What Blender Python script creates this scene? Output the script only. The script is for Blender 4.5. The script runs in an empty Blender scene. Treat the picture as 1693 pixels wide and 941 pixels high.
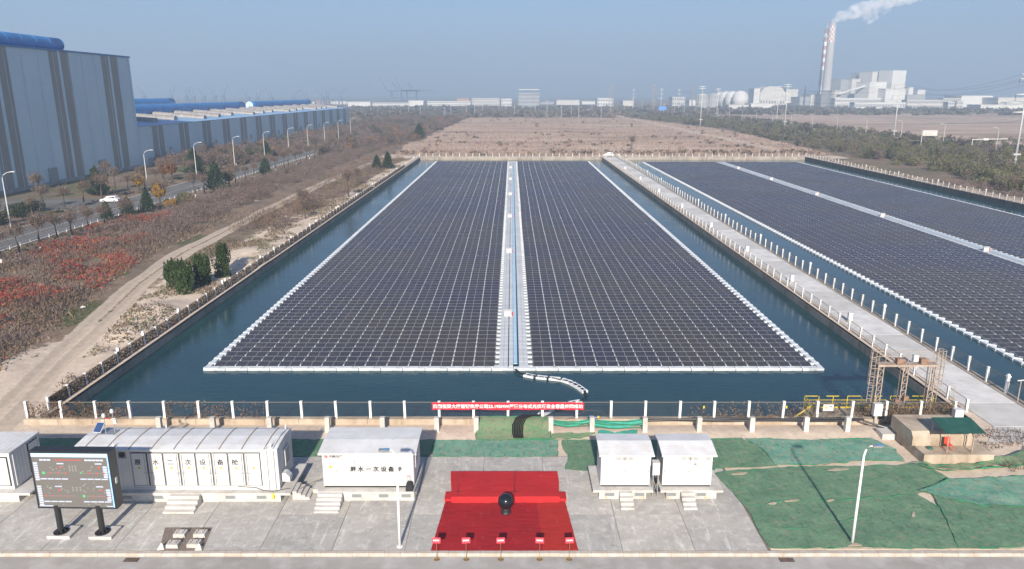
import bpy, bmesh, math, random
import numpy as np
from mathutils import Vector, Matrix
from mathutils.geometry import delaunay_2d_cdt
R = math.radians
random.seed(7); rng = np.random.default_rng(11)
scene = bpy.context.scene
COL = scene.collection

# ------------------------------------------------------------------ camera, sky, sun, exposure
CAM_H = 28.0; PITCH = 14.521
cd = bpy.data.cameras.new('camera'); cam = bpy.data.objects.new('camera', cd); COL.objects.link(cam)
cam.location = (0, 0, CAM_H); cam.rotation_euler = (R(90 - PITCH), 0, 0)
cd.sensor_width = 36.0; cd.lens = 36.0 * 1220 / 1693; cd.clip_start = 0.5; cd.clip_end = 30000
scene.camera = cam
SUN_EL = 27.0
world = bpy.data.worlds.new('World'); scene.world = world; world.use_nodes = True
wn = world.node_tree; wn.nodes.clear()
sky = wn.nodes.new('ShaderNodeTexSky'); sky.sky_type = 'NISHITA'; sky.sun_disc = False
sky.sun_elevation = R(SUN_EL); sky.sun_rotation = R(183); sky.air_density = 1.0; sky.dust_density = 1.5; sky.ozone_density = 3.0
bg = wn.nodes.new('ShaderNodeBackground'); bg.inputs['Strength'].default_value = 0.055
wo = wn.nodes.new('ShaderNodeOutputWorld')
tint = wn.nodes.new('ShaderNodeMix'); tint.data_type = 'RGBA'; tint.blend_type = 'MULTIPLY'; tint.inputs['Factor'].default_value = 1; tint.inputs['B'].default_value = (.60, .68, .90, 1)
wn.links.new(sky.outputs[0], tint.inputs['A']); wn.links.new(tint.outputs['Result'], bg.inputs['Color']); wn.links.new(bg.outputs[0], wo.inputs['Surface'])
sd = bpy.data.lights.new('sun', 'SUN'); sun = bpy.data.objects.new('sun', sd); COL.objects.link(sun)
sd.energy = 3.5; sd.angle = R(1.2); sd.color = (1.0, 0.90, 0.77); sun.location = (0, -50, 80)
sun.rotation_euler = (R(90 - SUN_EL), 0, R(-3))
vs = scene.view_settings; vs.view_transform = 'Standard'; vs.look = 'None'; vs.exposure = 1.38; vs.gamma = 1.0
vs.use_curve_mapping = False
cy = scene.cycles
cy.use_denoising = True; cy.max_bounces = 6; cy.diffuse_bounces = 2; cy.glossy_bounces = 3; cy.transmission_bounces = 3
cy.transparent_max_bounces = 12; cy.volume_bounces = 2; cy.sample_clamp_indirect = 6; cy.caustics_reflective = False; cy.caustics_refractive = False
HAZE = 0.00052

# ------------------------------------------------------------------ noise
_LAT = np.random.default_rng(3).random((256, 256))
def vnoise(x, y, s, octv=3):
    x = np.asarray(x, float) / s; y = np.asarray(y, float) / s; r = 0; a = 1; tot = 0
    for o in range(octv):
        xi = np.floor(x).astype(int); yi = np.floor(y).astype(int); fx = x - xi; fy = y - yi
        fx = fx * fx * (3 - 2 * fx); fy = fy * fy * (3 - 2 * fy)
        g = lambda i, j: _LAT[(i + 37 * o) % 256, (j + 91 * o) % 256]
        r = r + a * ((g(xi, yi) * (1 - fx) + g(xi + 1, yi) * fx) * (1 - fy) + (g(xi, yi + 1) * (1 - fx) + g(xi + 1, yi + 1) * fx) * fy)
        tot += a; a *= .5; x = x * 2.03; y = y * 2.03
    return r / tot
def sstep(a, b, x):
    t = np.clip((np.asarray(x, float) - a) / (b - a), 0, 1); return t * t * (3 - 2 * t)
def poly_dist(x, y, pts):
    d = np.full(np.shape(x), 1e9)
    for (ax, ay), (bx, by) in zip(pts[:-1], pts[1:]):
        vx, vy = bx - ax, by - ay; t = np.clip(((x - ax) * vx + (y - ay) * vy) / (vx * vx + vy * vy), 0, 1)
        d = np.minimum(d, np.hypot(x - ax - t * vx, y - ay - t * vy))
    return d

# ------------------------------------------------------------------ materials
MATS = {}
def newmat(name):
    m = bpy.data.materials.new(name); m.use_nodes = True; MATS[name] = m
    nt = m.node_tree; b = nt.nodes['Principled BSDF']; return m, nt, b
def N(nt, t, **k):
    n = nt.nodes.new(t)
    for a, v in k.items():
        if a in n.inputs: n.inputs[a].default_value = v
        else: setattr(n, a, v)
    return n
def c4(c): return (c[0], c[1], c[2], 1)
def mix(nt, f, a, b, bt='MIX'):
    n = nt.nodes.new('ShaderNodeMix'); n.data_type = 'RGBA'; n.blend_type = bt
    for s, v in ((n.inputs['Factor'], f), (n.inputs['A'], a), (n.inputs['B'], b)):
        if isinstance(v, bpy.types.NodeSocket): nt.links.new(v, s)
        elif isinstance(v, (int, float)): s.default_value = v
        else: s.default_value = c4(v)
    return n.outputs['Result']
def noise(nt, vec, scale, detail=4, rough=.6, lo=.35, hi=.65, dist=0):
    n = N(nt, 'ShaderNodeTexNoise', Scale=scale, Detail=detail, Roughness=rough, Distortion=dist); nt.links.new(vec, n.inputs['Vector'])
    r = N(nt, 'ShaderNodeMapRange'); r.inputs['From Min'].default_value = lo; r.inputs['From Max'].default_value = hi
    nt.links.new(n.outputs['Fac'], r.inputs['Value']); return r.outputs['Result']
def pos(nt, sc=(1, 1, 1)):
    g = nt.nodes.new('ShaderNodeNewGeometry')
    if sc == (1, 1, 1): return g.outputs['Position']
    m = nt.nodes.new('ShaderNodeMapping'); m.inputs['Scale'].default_value = sc; nt.links.new(g.outputs['Position'], m.inputs['Vector']); return m.outputs[0]
def bump(nt, b, h, strength=.3, dist=.05):
    n = N(nt, 'ShaderNodeBump', Strength=strength, Distance=dist); nt.links.new(h, n.inputs['Height']); nt.links.new(n.outputs[0], b.inputs['Normal'])
def M(name, col, rough=.6, metal=0, var=None, vscale=1.0, lo=.4, hi=.65, var2=None, v2scale=.2, bumps=None, spec=None, stretch=(1, 1, 1), island=0):
    m, nt, b = newmat(name); b.inputs['Roughness'].default_value = rough; b.inputs['Metallic'].default_value = metal
    b.inputs['Base Color'].default_value = c4(col)
    if spec is not None: b.inputs['Specular IOR Level'].default_value = spec
    out = None
    if var is not None:
        out = mix(nt, noise(nt, pos(nt, stretch), vscale, 6, .65, lo, hi), col, var)
    if var2 is not None:
        out = mix(nt, noise(nt, pos(nt), v2scale, 5, .6, .45, .7), out if out is not None else col, var2)
    if island:
        g = nt.nodes.new('ShaderNodeNewGeometry'); h = N(nt, 'ShaderNodeHueSaturation'); mr = N(nt, 'ShaderNodeMapRange')
        mr.inputs['To Min'].default_value = 1 - island; mr.inputs['To Max'].default_value = 1 + island
        nt.links.new(g.outputs['Random Per Island'], mr.inputs['Value']); nt.links.new(mr.outputs[0], h.inputs['Value'])
        if out is not None: nt.links.new(out, h.inputs['Color'])
        else: h.inputs['Color'].default_value = c4(col)
        out = h.outputs[0]
    if out is not None: nt.links.new(out, b.inputs['Base Color'])
    if bumps: bump(nt, b, noise(nt, pos(nt), bumps[0], 6, .7, 0, 1), bumps[1], bumps[2])
    return m
def leafmat(name, cols, transl=.25):
    m, nt, b = newmat(name); nt.nodes.remove(b); out = nt.nodes['Material Output']
    g = nt.nodes.new('ShaderNodeNewGeometry'); cr = nt.nodes.new('ShaderNodeValToRGB'); cr.color_ramp.interpolation = 'LINEAR'
    while len(cr.color_ramp.elements) < len(cols): cr.color_ramp.elements.new(.5)
    for i, c in enumerate(cols):
        e = cr.color_ramp.elements[i]; e.position = i / (len(cols) - 1); e.color = c4(c)
    nt.links.new(g.outputs['Random Per Island'], cr.inputs['Fac'])
    col = mix(nt, noise(nt, g.outputs['Position'], .15, 3, .5, .35, .65), cr.outputs[0], (.75, .72, .66), 'MULTIPLY')
    d = N(nt, 'ShaderNodeBsdfDiffuse'); t = N(nt, 'ShaderNodeBsdfTranslucent'); mx = N(nt, 'ShaderNodeMixShader', Fac=transl)
    nt.links.new(col, d.inputs['Color']); nt.links.new(col, t.inputs['Color'])
    nt.links.new(d.outputs[0], mx.inputs[1]); nt.links.new(t.outputs[0], mx.inputs[2]); nt.links.new(mx.outputs[0], out.inputs['Surface']); return m

M('concrete', (.40, .385, .355), .85, var=(.27, .26, .24), vscale=.9, var2=(.52, .50, .47), v2scale=.35, bumps=(6, .25, .02))
M('concrete_pale', (.52, .50, .46), .85, var=(.40, .375, .34), vscale=1.6, var2=(.58, .56, .53), v2scale=.6, bumps=(8, .2, .01))
M('concrete_wall', (.34, .30, .25), .9, var=(.20, .17, .14), vscale=1.2, stretch=(1, 1, .25), var2=(.42, .37, .30), v2scale=.25, bumps=(4, .4, .03))
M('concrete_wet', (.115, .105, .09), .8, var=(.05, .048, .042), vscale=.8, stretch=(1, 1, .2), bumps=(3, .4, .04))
M('plaster_tan', (.42, .345, .26), .9, var=(.28, .215, .15), vscale=.9, stretch=(1, 1, .3), var2=(.50, .43, .34), v2scale=.5, bumps=(5, .4, .02))
M('post_white', (.74, .73, .70), .75, var=(.60, .57, .52), vscale=3, lo=.5, hi=.75)
m, nt, b = newmat('paint_white'); b.inputs['Roughness'].default_value = .45
_a = mix(nt, noise(nt, pos(nt), .8, 6, .65, .5, .8), (.58, .58, .57), (.52, .52, .51)); _a = mix(nt, noise(nt, pos(nt, (3.5, 3.5, .35)), 1.0, 6, .7, .60, .80), _a, (.46, .435, .39)); nt.links.new(_a, b.inputs['Base Color'])
M('roof_white', (.66, .67, .675), .5, var=(.54, .55, .55), vscale=.5, lo=.45, hi=.72, var2=(.58, .565, .54), v2scale=1.2)
M('seam_dark', (.02, .02, .022), .7)
M('seam_grey', (.33, .33, .33), .6)
M('rib_rust', (.26, .21, .17), .8)
M('vent_grey', (.20, .21, .21), .6)
M('black_metal', (.018, .018, .02), .45)
M('black_rubber', (.015, .015, .016), .6)
M('steel', (.42, .43, .44), .45, .6)
M('steel_pale', (.62, .63, .62), .5, 0, var=(.50, .49, .46), vscale=2)
M('rust', (.30, .19, .13), .85, var=(.17, .10, .07), vscale=3)
M('rusty_tube', (.42, .35, .29), .8, var=(.30, .21, .16), vscale=2)
M('yellow', (.62, .47, .03), .5, var=(.45, .33, .03), vscale=2)
M('warn_yellow', (.75, .50, .02), .5)
M('ink', (.015, .015, .02), .6)
M('logo_red', (.50, .02, .06), .5)
M('banner_red', (.62, .012, .035), .6)
M('banner_text', (.85, .83, .82), .6)
M('gold', (.55, .38, .16), .35, .8)
M('ball_black', (.010, .012, .016), .12)
M('blue_plastic', (.02, .10, .36), .4)
M('red_plastic', (.62, .06, .03), .45)
M('float_grey', (.56, .585, .60), .6, var=(.47, .495, .51), vscale=.35, lo=.4, hi=.65, island=.10)
M('float_white', (.66, .69, .70), .6, var=(.56, .60, .62), vscale=.6, island=.06)
M('cable_blue', (.36, .55, .70), .7, var=(.46, .63, .75), vscale=.4)
M('alu', (.44, .45, .47), .45, 0)
M('glass_dark', (.015, .02, .025), .08)
M('car_white', (.75, .75, .75), .25)
M('lamp_white', (.78, .78, .77), .4)
M('lamp_glass', (.10, .28, .50), .2)
M('roof_green', (.018, .085, .062), .55, var=(.03, .12, .09), vscale=1.5)
M('wall_blue', (.61, .745, .79), .6, var=(.56, .70, .75), vscale=.12, lo=.4, hi=.6, stretch=(1, 1, .6))
M('wall_stripe', (.34, .325, .295), .7, var=(.29, .275, .25), vscale=.3, stretch=(1, 1, .3))
M('roof_blue', (.30, .47, .66), .5, var=(.25, .42, .62), vscale=.15)
M('pipe_blue', (.045, .215, .50), .45, var=(.035, .16, .40), vscale=.25)
M('pipe_cap', (.45, .64, .74), .4)
M('skylight', (.30, .28, .26), .5, var=(.20, .19, .18), vscale=.5)
M('wire_mesh', (.20, .17, .14), .7)
M('rope', (.10, .09, .08), .9)
M('wire', (.16, .16, .16), .7)
M('trunk', (.085, .065, .05), .95, var=(.05, .04, .032), vscale=3)
M('limewash', (.66, .64, .60), .9)
M('asphalt', (.135, .13, .125), .9, var=(.105, .10, .097), vscale=.2, var2=(.18, .172, .162), v2scale=.08)
M('road_pale', (.37, .35, .325), .9, var=(.29, .27, .245), vscale=.25, var2=(.45, .435, .415), v2scale=.6, stretch=(.35, 1, 1), bumps=(10, .2, .01))
M('road_line', (.55, .54, .50), .8, var=(.35, .34, .31), vscale=1.5)
M('kerb', (.43, .36, .285), .9, var=(.50, .47, .43), vscale=1.5, bumps=(6, .3, .02))
M('gravel', (.25, .20, .165), .95, var=(.15, .12, .10), vscale=7, bumps=(14, .8, .05))
M('far_white', (.70, .69, .66), .8, var=(.62, .61, .58), vscale=.02)
M('far_cream', (.58, .56, .52), .8)
M('far_grey', (.36, .37, .38), .8, var=(.30, .31, .32), vscale=.03)
M('far_dark', (.13, .14, .16), .8)
M('far_brick', (.36, .22, .18), .8)
M('chimney', (.44, .42, .41), .9, var=(.38, .36, .35), vscale=.03)
M('stack_red', (.46, .24, .18), .8)
M('stack_white', (.75, .74, .72), .8)
M('lamp_grey', (.62, .62, .61), .5)
M('crane_blue', (.08, .13, .20), .7)
M('pylon', (.46, .465, .46), .55, 0)
M('pvc_black', (.012, .012, .013), .35)
M('net_turq', (.035, .27, .205), .9, var=(.07, .36, .28), vscale=2.5)
M('net_hem', (.02, .20, .095), .9, var=(.05, .13, .075), vscale=1.5)
M('sign_blue', (.05, .25, .70), .6)
M('skin', (.42, .24, .17), .6); M('vest_orange', (.75, .13, .03), .7); M('trouser', (.03, .03, .05), .8)

def net_mat(name, g1, g2, sand, dust, tr):
    m, nt, b = newmat(name); p = pos(nt); b.inputs['Roughness'].default_value = .95; b.inputs['Specular IOR Level'].default_value = .15
    a = mix(nt, noise(nt, p, .55, 5, .6, .35, .65), g1, g2)
    a = mix(nt, noise(nt, p, 1.6, 6, .7, dust, dust + .22), a, sand)
    a = mix(nt, noise(nt, pos(nt, (1, .35, 1)), 3.5, 5, .75, .52, .78), a, (.05, .13, .08))
    nt.links.new(a, b.inputs['Base Color']); bump(nt, b, noise(nt, p, 1.7, 8, .72, 0, 1), .7, .16)
    t = N(nt, 'ShaderNodeBsdfTransparent'); mx = N(nt, 'ShaderNodeMixShader', Fac=tr)
    nt.links.new(b.outputs[0], mx.inputs[1]); nt.links.new(t.outputs[0], mx.inputs[2]); nt.links.new(mx.outputs[0], nt.nodes['Material Output'].inputs['Surface'])
net_mat('net_green', (.115, .225, .14), (.165, .285, .175), (.28, .285, .20), .52, .08)
net_mat('net_light', (.14, .29, .15), (.21, .33, .18), (.33, .31, .20), .46, .2)
net_mat('net_blue', (.12, .34, .25), (.19, .40, .30), (.32, .38, .28), .46, .2)

# solar glass: cells as fine relief-free pattern, each half-module slightly different
m, nt, b = newmat('solar_glass')
g = nt.nodes.new('ShaderNodeNewGeometry'); cr = nt.nodes.new('ShaderNodeValToRGB')
for i, c in enumerate(((.034, .029, .030), (.030, .030, .040), (.036, .032, .031), (.028, .028, .046))):
    if i > 1: cr.color_ramp.elements.new(.5)
for i, c in enumerate(((.050, .043, .039), (.041, .039, .042), (.052, .045, .040), (.036, .036, .050))):
    cr.color_ramp.elements[i].position = i / 3; cr.color_ramp.elements[i].color = c4(c)
nt.links.new(g.outputs['Random Per Island'], cr.inputs['Fac'])
a = mix(nt, noise(nt, g.outputs['Position'], .035, 3, .5, .42, .62), cr.outputs[0], (.034, .034, .052))
wv = N(nt, 'ShaderNodeTexWave', Scale=2.75); wv.wave_profile = 'SIN'; wv.bands_direction = 'X'; nt.links.new(g.outputs['Position'], wv.inputs['Vector'])
mr = N(nt, 'ShaderNodeMapRange'); mr.inputs['From Min'].default_value = .9; mr.inputs['To Max'].default_value = .35; nt.links.new(wv.outputs['Fac'], mr.inputs['Value'])
a = mix(nt, mr.outputs[0], a, (.10, .097, .10)); a = mix(nt, noise(nt, g.outputs['Position'], .6, 6, .7, .55, .75), a, (.085, .078, .07)); a = mix(nt, noise(nt, g.outputs['Position'], 6, 2, .5, .78, .80), a, (.5, .49, .46))
nt.links.new(a, b.inputs['Base Color']); mr2 = N(nt, 'ShaderNodeMapRange'); mr2.inputs['To Min'].default_value = .16; mr2.inputs['To Max'].default_value = .42; nt.links.new(noise(nt, g.outputs['Position'], .05, 5, .7, .35, .65), mr2.inputs['Value']); nt.links.new(mr2.outputs[0], b.inputs['Roughness']); b.inputs['Specular IOR Level'].default_value = .45

# water
m, nt, b = newmat('water')
b.inputs['Base Color'].default_value = (.011, .038, .052, 1); b.inputs['Roughness'].default_value = .06; b.inputs['IOR'].default_value = 1.33
nz = mix(nt, .45, noise(nt, pos(nt, (.55, 1.6, 1)), 1.3, 5, .65, 0, 1), noise(nt, pos(nt, (.6, 1.1, 1)), .22, 3, .5, 0, 1))
bm_ = N(nt, 'ShaderNodeBump', Strength=.3, Distance=.16); nt.links.new(nz, bm_.inputs['Height']); nt.links.new(bm_.outputs[0], b.inputs['Normal'])
gust = noise(nt, pos(nt, (.5, 1, 1)), .05, 5, .65, .40, .62); mr = N(nt, 'ShaderNodeMapRange'); mr.inputs['To Min'].default_value = .18; mr.inputs['To Max'].default_value = .5; nt.links.new(gust, mr.inputs['Value']); nt.links.new(mr.outputs[0], bm_.inputs['Strength'])
nt.links.new(mix(nt, noise(nt, pos(nt, (.4, 1, 1)), .09, 5, .65, .42, .66), (.013, .046, .058), (.020, .060, .066)), b.inputs['Base Color'])

# ground: zones from the vertex masks broken up by noise
m, nt, b = newmat('ground'); b.inputs['Roughness'].default_value = .97; b.inputs['Specular IOR Level'].default_value = .1
at = nt.nodes.new('ShaderNodeAttribute'); at.attribute_name = 'zone'; sp = nt.nodes.new('ShaderNodeSeparateColor'); nt.links.new(at.outputs['Color'], sp.inputs[0])
p = pos(nt)
def edge(sock, scale, amp):
    ad = N(nt, 'ShaderNodeMath', operation='MULTIPLY_ADD'); nn = noise(nt, p, scale, 6, .7, .3, .7)
    ad.inputs[1].default_value = amp; nt.links.new(nn, ad.inputs[0]); nt.links.new(sock, ad.inputs[2])
    r = N(nt, 'ShaderNodeMapRange'); r.interpolation_type = 'SMOOTHSTEP'; r.inputs['From Min'].default_value = .45 + amp / 2; r.inputs['From Max'].default_value = .62 + amp / 2
    nt.links.new(ad.outputs[0], r.inputs['Value']); return r.outputs[0]
scrub = mix(nt, noise(nt, p, .35, 6, .7), (0.184, 0.133, 0.099), (0.296, 0.216, 0.157))
scrub = mix(nt, noise(nt, p, .045, 4, .6, .45, .65), scrub, (0.160, 0.136, 0.099))
sand = mix(nt, noise(nt, p, .5, 7, .7), (.66, .555, .445), (.55, .45, .355)); sand = mix(nt, noise(nt, p, 2.2, 6, .7, .5, .75), sand, (.43, .345, .265))
grass = mix(nt, noise(nt, p, 1.2, 6, .7), (.085, .105, .05), (.17, .15, .085))
reed = mix(nt, noise(nt, pos(nt, (.35, 1, 1)), .06, 7, .72, .36, .62), (.56, .42, .33), (.42, .31, .24)); reed = mix(nt, noise(nt, pos(nt, (.3, 1, 1)), .02, 6, .65, .54, .66), reed, (.62, .52, .42)); reed = mix(nt, noise(nt, pos(nt, (.5, 1, 1)), .045, 5, .7, .62, .70), reed, (.20, .21, .13))
reed = mix(nt, noise(nt, pos(nt, (.25, 1, 1)), .028, 6, .7, .50, .64), reed, (.26, .195, .15)); reed = mix(nt, noise(nt, pos(nt, (.3, 1, 1)), .11, 6, .7, .56, .68), reed, (.29, .215, .165))
a = mix(nt, edge(sp.outputs[1], .8, .5), scrub, grass); a = mix(nt, edge(at.outputs['Alpha'], .05, .35), a, reed)
a = mix(nt, edge(sp.outputs[0], .6, .6), a, sand); a = mix(nt, edge(sp.outputs[2], 1.2, .3), a, mix(nt, noise(nt, p, 1.1, 6, .7), (.54, .45, .36), (.44, .36, .28)))
nt.links.new(a, b.inputs['Base Color']); bump(nt, b, noise(nt, p, 1.5, 8, .75, 0, 1), .5, .12)

for _n, _c, _d in (('carpet', (.34, .018, .024), (.27, .014, .019)), ('carpet_bright', (.40, .030, .024), (.35, .025, .021)), ('carpet_stage', (.47, .028, .030), (.40, .021, .026))):
    m, nt, b = newmat(_n); b.inputs['Roughness'].default_value = .96; b.inputs['Specular IOR Level'].default_value = .12
    _a = mix(nt, noise(nt, pos(nt), .5, 6, .7, .35, .65), _c, _d); _a = mix(nt, noise(nt, pos(nt, (1, .5, 1)), 2.2, 7, .75, .58, .80), _a, (.42, .10, .085)); nt.links.new(_a, b.inputs['Base Color'])
    bump(nt, b, noise(nt, pos(nt, (.5, 1.6, 1)), 1.3, 7, .6, 0, 1), .45, .12)
leafmat('twig_brown', [(.15, .115, .098), (.225, .17, .14), (.30, .225, .18), (.18, .148, .13)])
leafmat('twig_purple', [(.155, .118, .112), (.235, .178, .165), (.28, .215, .19), (.18, .145, .138)])
leafmat('twig_dark', [(0.075, 0.063, 0.057), (0.128, 0.105, 0.087), (0.180, 0.143, 0.112)])
leafmat('sumac_red', [(.44, .085, .075), (.52, .14, .085), (.38, .07, .08), (.50, .20, .10)], .35)
leafmat('juniper', [(0.027, 0.048, 0.021), (0.053, 0.087, 0.030), (0.090, 0.128, 0.042)], .15)
leafmat('pine', [(0.025, 0.042, 0.025), (0.045, 0.067, 0.036), (0.070, 0.098, 0.049)], .15)
leafmat('hedge_dark', [(0.031, 0.042, 0.025), (0.056, 0.070, 0.038), (0.087, 0.095, 0.050)], .2)
leafmat('leaf_yellow', [(0.462, 0.275, 0.044), (0.550, 0.352, 0.066), (0.363, 0.209, 0.044)], .35)
leafmat('leaf_orange', [(0.390, 0.182, 0.065), (0.312, 0.143, 0.065), (0.468, 0.247, 0.078)], .35)
leafmat('leaf_olive', [(.16, .165, .085), (.24, .23, .11), (.30, .28, .14), (.19, .18, .11)], .35)
leafmat('leaf_greygreen', [(.16, .16, .11), (.22, .21, .14), (.27, .25, .17), (.18, .165, .13)], .35)
leafmat('grass_brown', [(.22, .155, .105), (.32, .23, .155), (.40, .295, .20), (.17, .125, .085)], .3)
leafmat('reed', [(.46, .335, .26), (.56, .42, .33), (.40, .29, .22), (.50, .37, .285)], .35)
leafmat('grass_green', [(0.070, 0.119, 0.042), (0.112, 0.154, 0.056), (0.140, 0.168, 0.070)], .3)
leafmat('vine_brown', [(0.128, 0.090, 0.068), (0.210, 0.143, 0.105), (0.285, 0.195, 0.135), (0.150, 0.128, 0.083)], .2)

# ------------------------------------------------------------------ builders
def link(o, parent=None):
    COL.objects.link(o)
    if parent is not None: o.parent = parent
    return o
def tag(o, label=None, cat=None, group=None, kind=None):
    for k, v in (('label', label), ('category', cat), ('group', group), ('kind', kind)):
        if v: o[k] = v
    return o
def thing(name, label, cat, loc=(0, 0, 0), rz=0, group=None):
    o = bpy.data.objects.new(name, None); o.empty_display_size = .3; o.location = loc; o.rotation_euler = (0, 0, rz)
    link(o); return tag(o, label, cat, group)
def origin_of(p):
    v = Vector((0, 0, 0))
    while p is not None: v += p.location; p = p.parent
    return v
class B:
    def __init__(s): s.v = []; s.f = []; s.m = []; s.cur = 0
    def add(s, vs, fs, mi=None):
        o = len(s.v); s.v += [tuple(q) for q in vs]; s.f += [tuple(i + o for i in f) for f in fs]; s.m += [s.cur if mi is None else mi] * len(fs); return s
    def bx(s, x0, x1, y0, y1, z0, z1, mi=None):
        return s.add([(x0, y0, z0), (x1, y0, z0), (x1, y1, z0), (x0, y1, z0), (x0, y0, z1), (x1, y0, z1), (x1, y1, z1), (x0, y1, z1)],
                     [(3, 2, 1, 0), (4, 5, 6, 7), (0, 1, 5, 4), (1, 2, 6, 5), (2, 3, 7, 6), (3, 0, 4, 7)], mi)
    def cb(s, c, d, rz=0, mi=None, taper=1.0):
        vs = []
        for z, k in ((-1, 1), (1, taper)):
            for x, y in ((-1, -1), (1, -1), (1, 1), (-1, 1)):
                X, Y = x * d[0] / 2 * k, y * d[1] / 2 * k; vs.append((c[0] + X * math.cos(rz) - Y * math.sin(rz), c[1] + X * math.sin(rz) + Y * math.cos(rz), c[2] + z * d[2] / 2))
        return s.add(vs, [(3, 2, 1, 0), (4, 5, 6, 7), (0, 1, 5, 4), (1, 2, 6, 5), (2, 3, 7, 6), (3, 0, 4, 7)], mi)
    def cyl(s, a, b, r0, r1=None, n=8, mi=None, caps=True):
        a = Vector(a); b = Vector(b); r1 = r0 if r1 is None else r1; d = (b - a).normalized()
        u = d.orthogonal().normalized(); w = d.cross(u); vs = []
        for c, r in ((a, r0), (b, r1)):
            for i in range(n):
                t = 2 * math.pi * i / n; vs.append(c + u * (r * math.cos(t)) + w * (r * math.sin(t)))
        fs = [(i, (i + 1) % n, n + (i + 1) % n, n + i) for i in range(n)]
        if caps: fs += [tuple(range(n))[::-1], tuple(range(n, 2 * n))]
        return s.add(vs, fs, mi)
    def tube(s, pts, r, n=6, mi=None):
        pts = [Vector(p) for p in pts]; rs = r if isinstance(r, (list, tuple)) else [r] * len(pts); vs = []
        for i, p in enumerate(pts):
            d = (pts[min(i + 1, len(pts) - 1)] - pts[max(i - 1, 0)]).normalized(); ref = Vector((0, 0, 1)) if abs(d.z) < .9 else Vector((1, 0, 0))
            u = d.cross(ref).normalized(); w = d.cross(u)
            for k in range(n):
                t = 2 * math.pi * k / n; vs.append(p + u * (rs[i] * math.cos(t)) + w * (rs[i] * math.sin(t)))
        fs = [(i * n + k, i * n + (k + 1) % n, (i + 1) * n + (k + 1) % n, (i + 1) * n + k) for i in range(len(pts) - 1) for k in range(n)]
        fs += [tuple(range(n)), tuple(range((len(pts) - 1) * n, len(pts) * n))[::-1]]
        return s.add(vs, fs, mi)
    def lathe(s, c, prof, n=16, mi=None):
        vs = []; fs = []
        for r, z in prof:
            for k in range(n):
                t = 2 * math.pi * k / n; vs.append((c[0] + r * math.cos(t), c[1] + r * math.sin(t), c[2] + z))
        for i in range(len(prof) - 1):
            for k in range(n): fs.append((i * n + k, i * n + (k + 1) % n, (i + 1) * n + (k + 1) % n, (i + 1) * n + k))
        fs += [tuple(range(n))[::-1], tuple(range((len(prof) - 1) * n, len(prof) * n))]
        return s.add(vs, fs, mi)
    def prism(s, poly, axis, a0, a1, mi=None):
        # poly of (u,v); axis 'x': (a,u,v)  'y': (u,a,v)  'z': (u,v,a)
        n = len(poly); P = {'x': lambda u, v, a: (a, u, v), 'y': lambda u, v, a: (u, a, v), 'z': lambda u, v, a: (u, v, a)}[axis]
        vs = [P(u, v, a0) for u, v in poly] + [P(u, v, a1) for u, v in poly]
        return s.add(vs, [tuple(range(n))[::-1], tuple(range(n, 2 * n))] + [(i, (i + 1) % n, n + (i + 1) % n, n + i) for i in range(n)], mi)
    def mesh(s, name, mats, off=(0, 0, 0), smooth=False):
        me = bpy.data.meshes.new(name); off = Vector(off)
        me.from_pydata([Vector(q) - off for q in s.v], [], s.f)
        for q in (mats if isinstance(mats, (list, tuple)) else [mats]): me.materials.append(MATS[q])
        me.polygons.foreach_set('material_index', s.m)
        if smooth: me.polygons.foreach_set('use_smooth', [True] * len(s.f))
        bm = bmesh.new(); bm.from_mesh(me); bmesh.ops.recalc_face_normals(bm, faces=bm.faces); bm.to_mesh(me); bm.free()
        return me
    def build(s, name, mats, parent=None, local=False, smooth=False, loc=None):
        off = Vector((0, 0, 0)) if (local or parent is None) else origin_of(parent)
        if loc is not None: off = Vector(loc)
        o = bpy.data.objects.new(name, s.mesh(name, mats, off, smooth))
        if loc is not None: o.location = Vector(loc) - (origin_of(parent) if parent is not None and not local else Vector((0, 0, 0)))
        return link(o, parent)
def inst(name, me, loc, parent=None, rz=0, sc=1.0, local=False):
    o = bpy.data.objects.new(name, me); off = origin_of(parent) if (parent is not None and not local) else Vector((0, 0, 0))
    o.location = Vector(loc) - off; o.rotation_euler = (0, 0, rz)
    o.scale = sc if isinstance(sc, (list, tuple)) else (sc, sc, sc); return link(o, parent)
def copy_tree(o, parent=None):
    c = o.copy(); link(c); c.parent = parent
    for ch in list(o.children): copy_tree(ch, c)
    return c
def np_mesh(name, V, k, mats, idx=None, smooth=False):
    """V (n*k,3): n separate k-gons"""
    V = np.ascontiguousarray(V, dtype=np.float32); n = len(V) // k
    me = bpy.data.meshes.new(name); me.vertices.add(len(V)); me.vertices.foreach_set('co', V.ravel())
    me.loops.add(n * k); me.loops.foreach_set('vertex_index', np.arange(n * k, dtype=np.int32))
    me.polygons.add(n); me.polygons.foreach_set('loop_start', np.arange(0, n * k, k, dtype=np.int32))
    for q in mats: me.materials.append(MATS[q])
    if idx is not None: me.polygons.foreach_set('material_index', np.asarray(idx, dtype=np.int32))
    me.polygons.foreach_set('use_smooth', np.zeros(n, bool)); me.update(); me.validate(); return me
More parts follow.
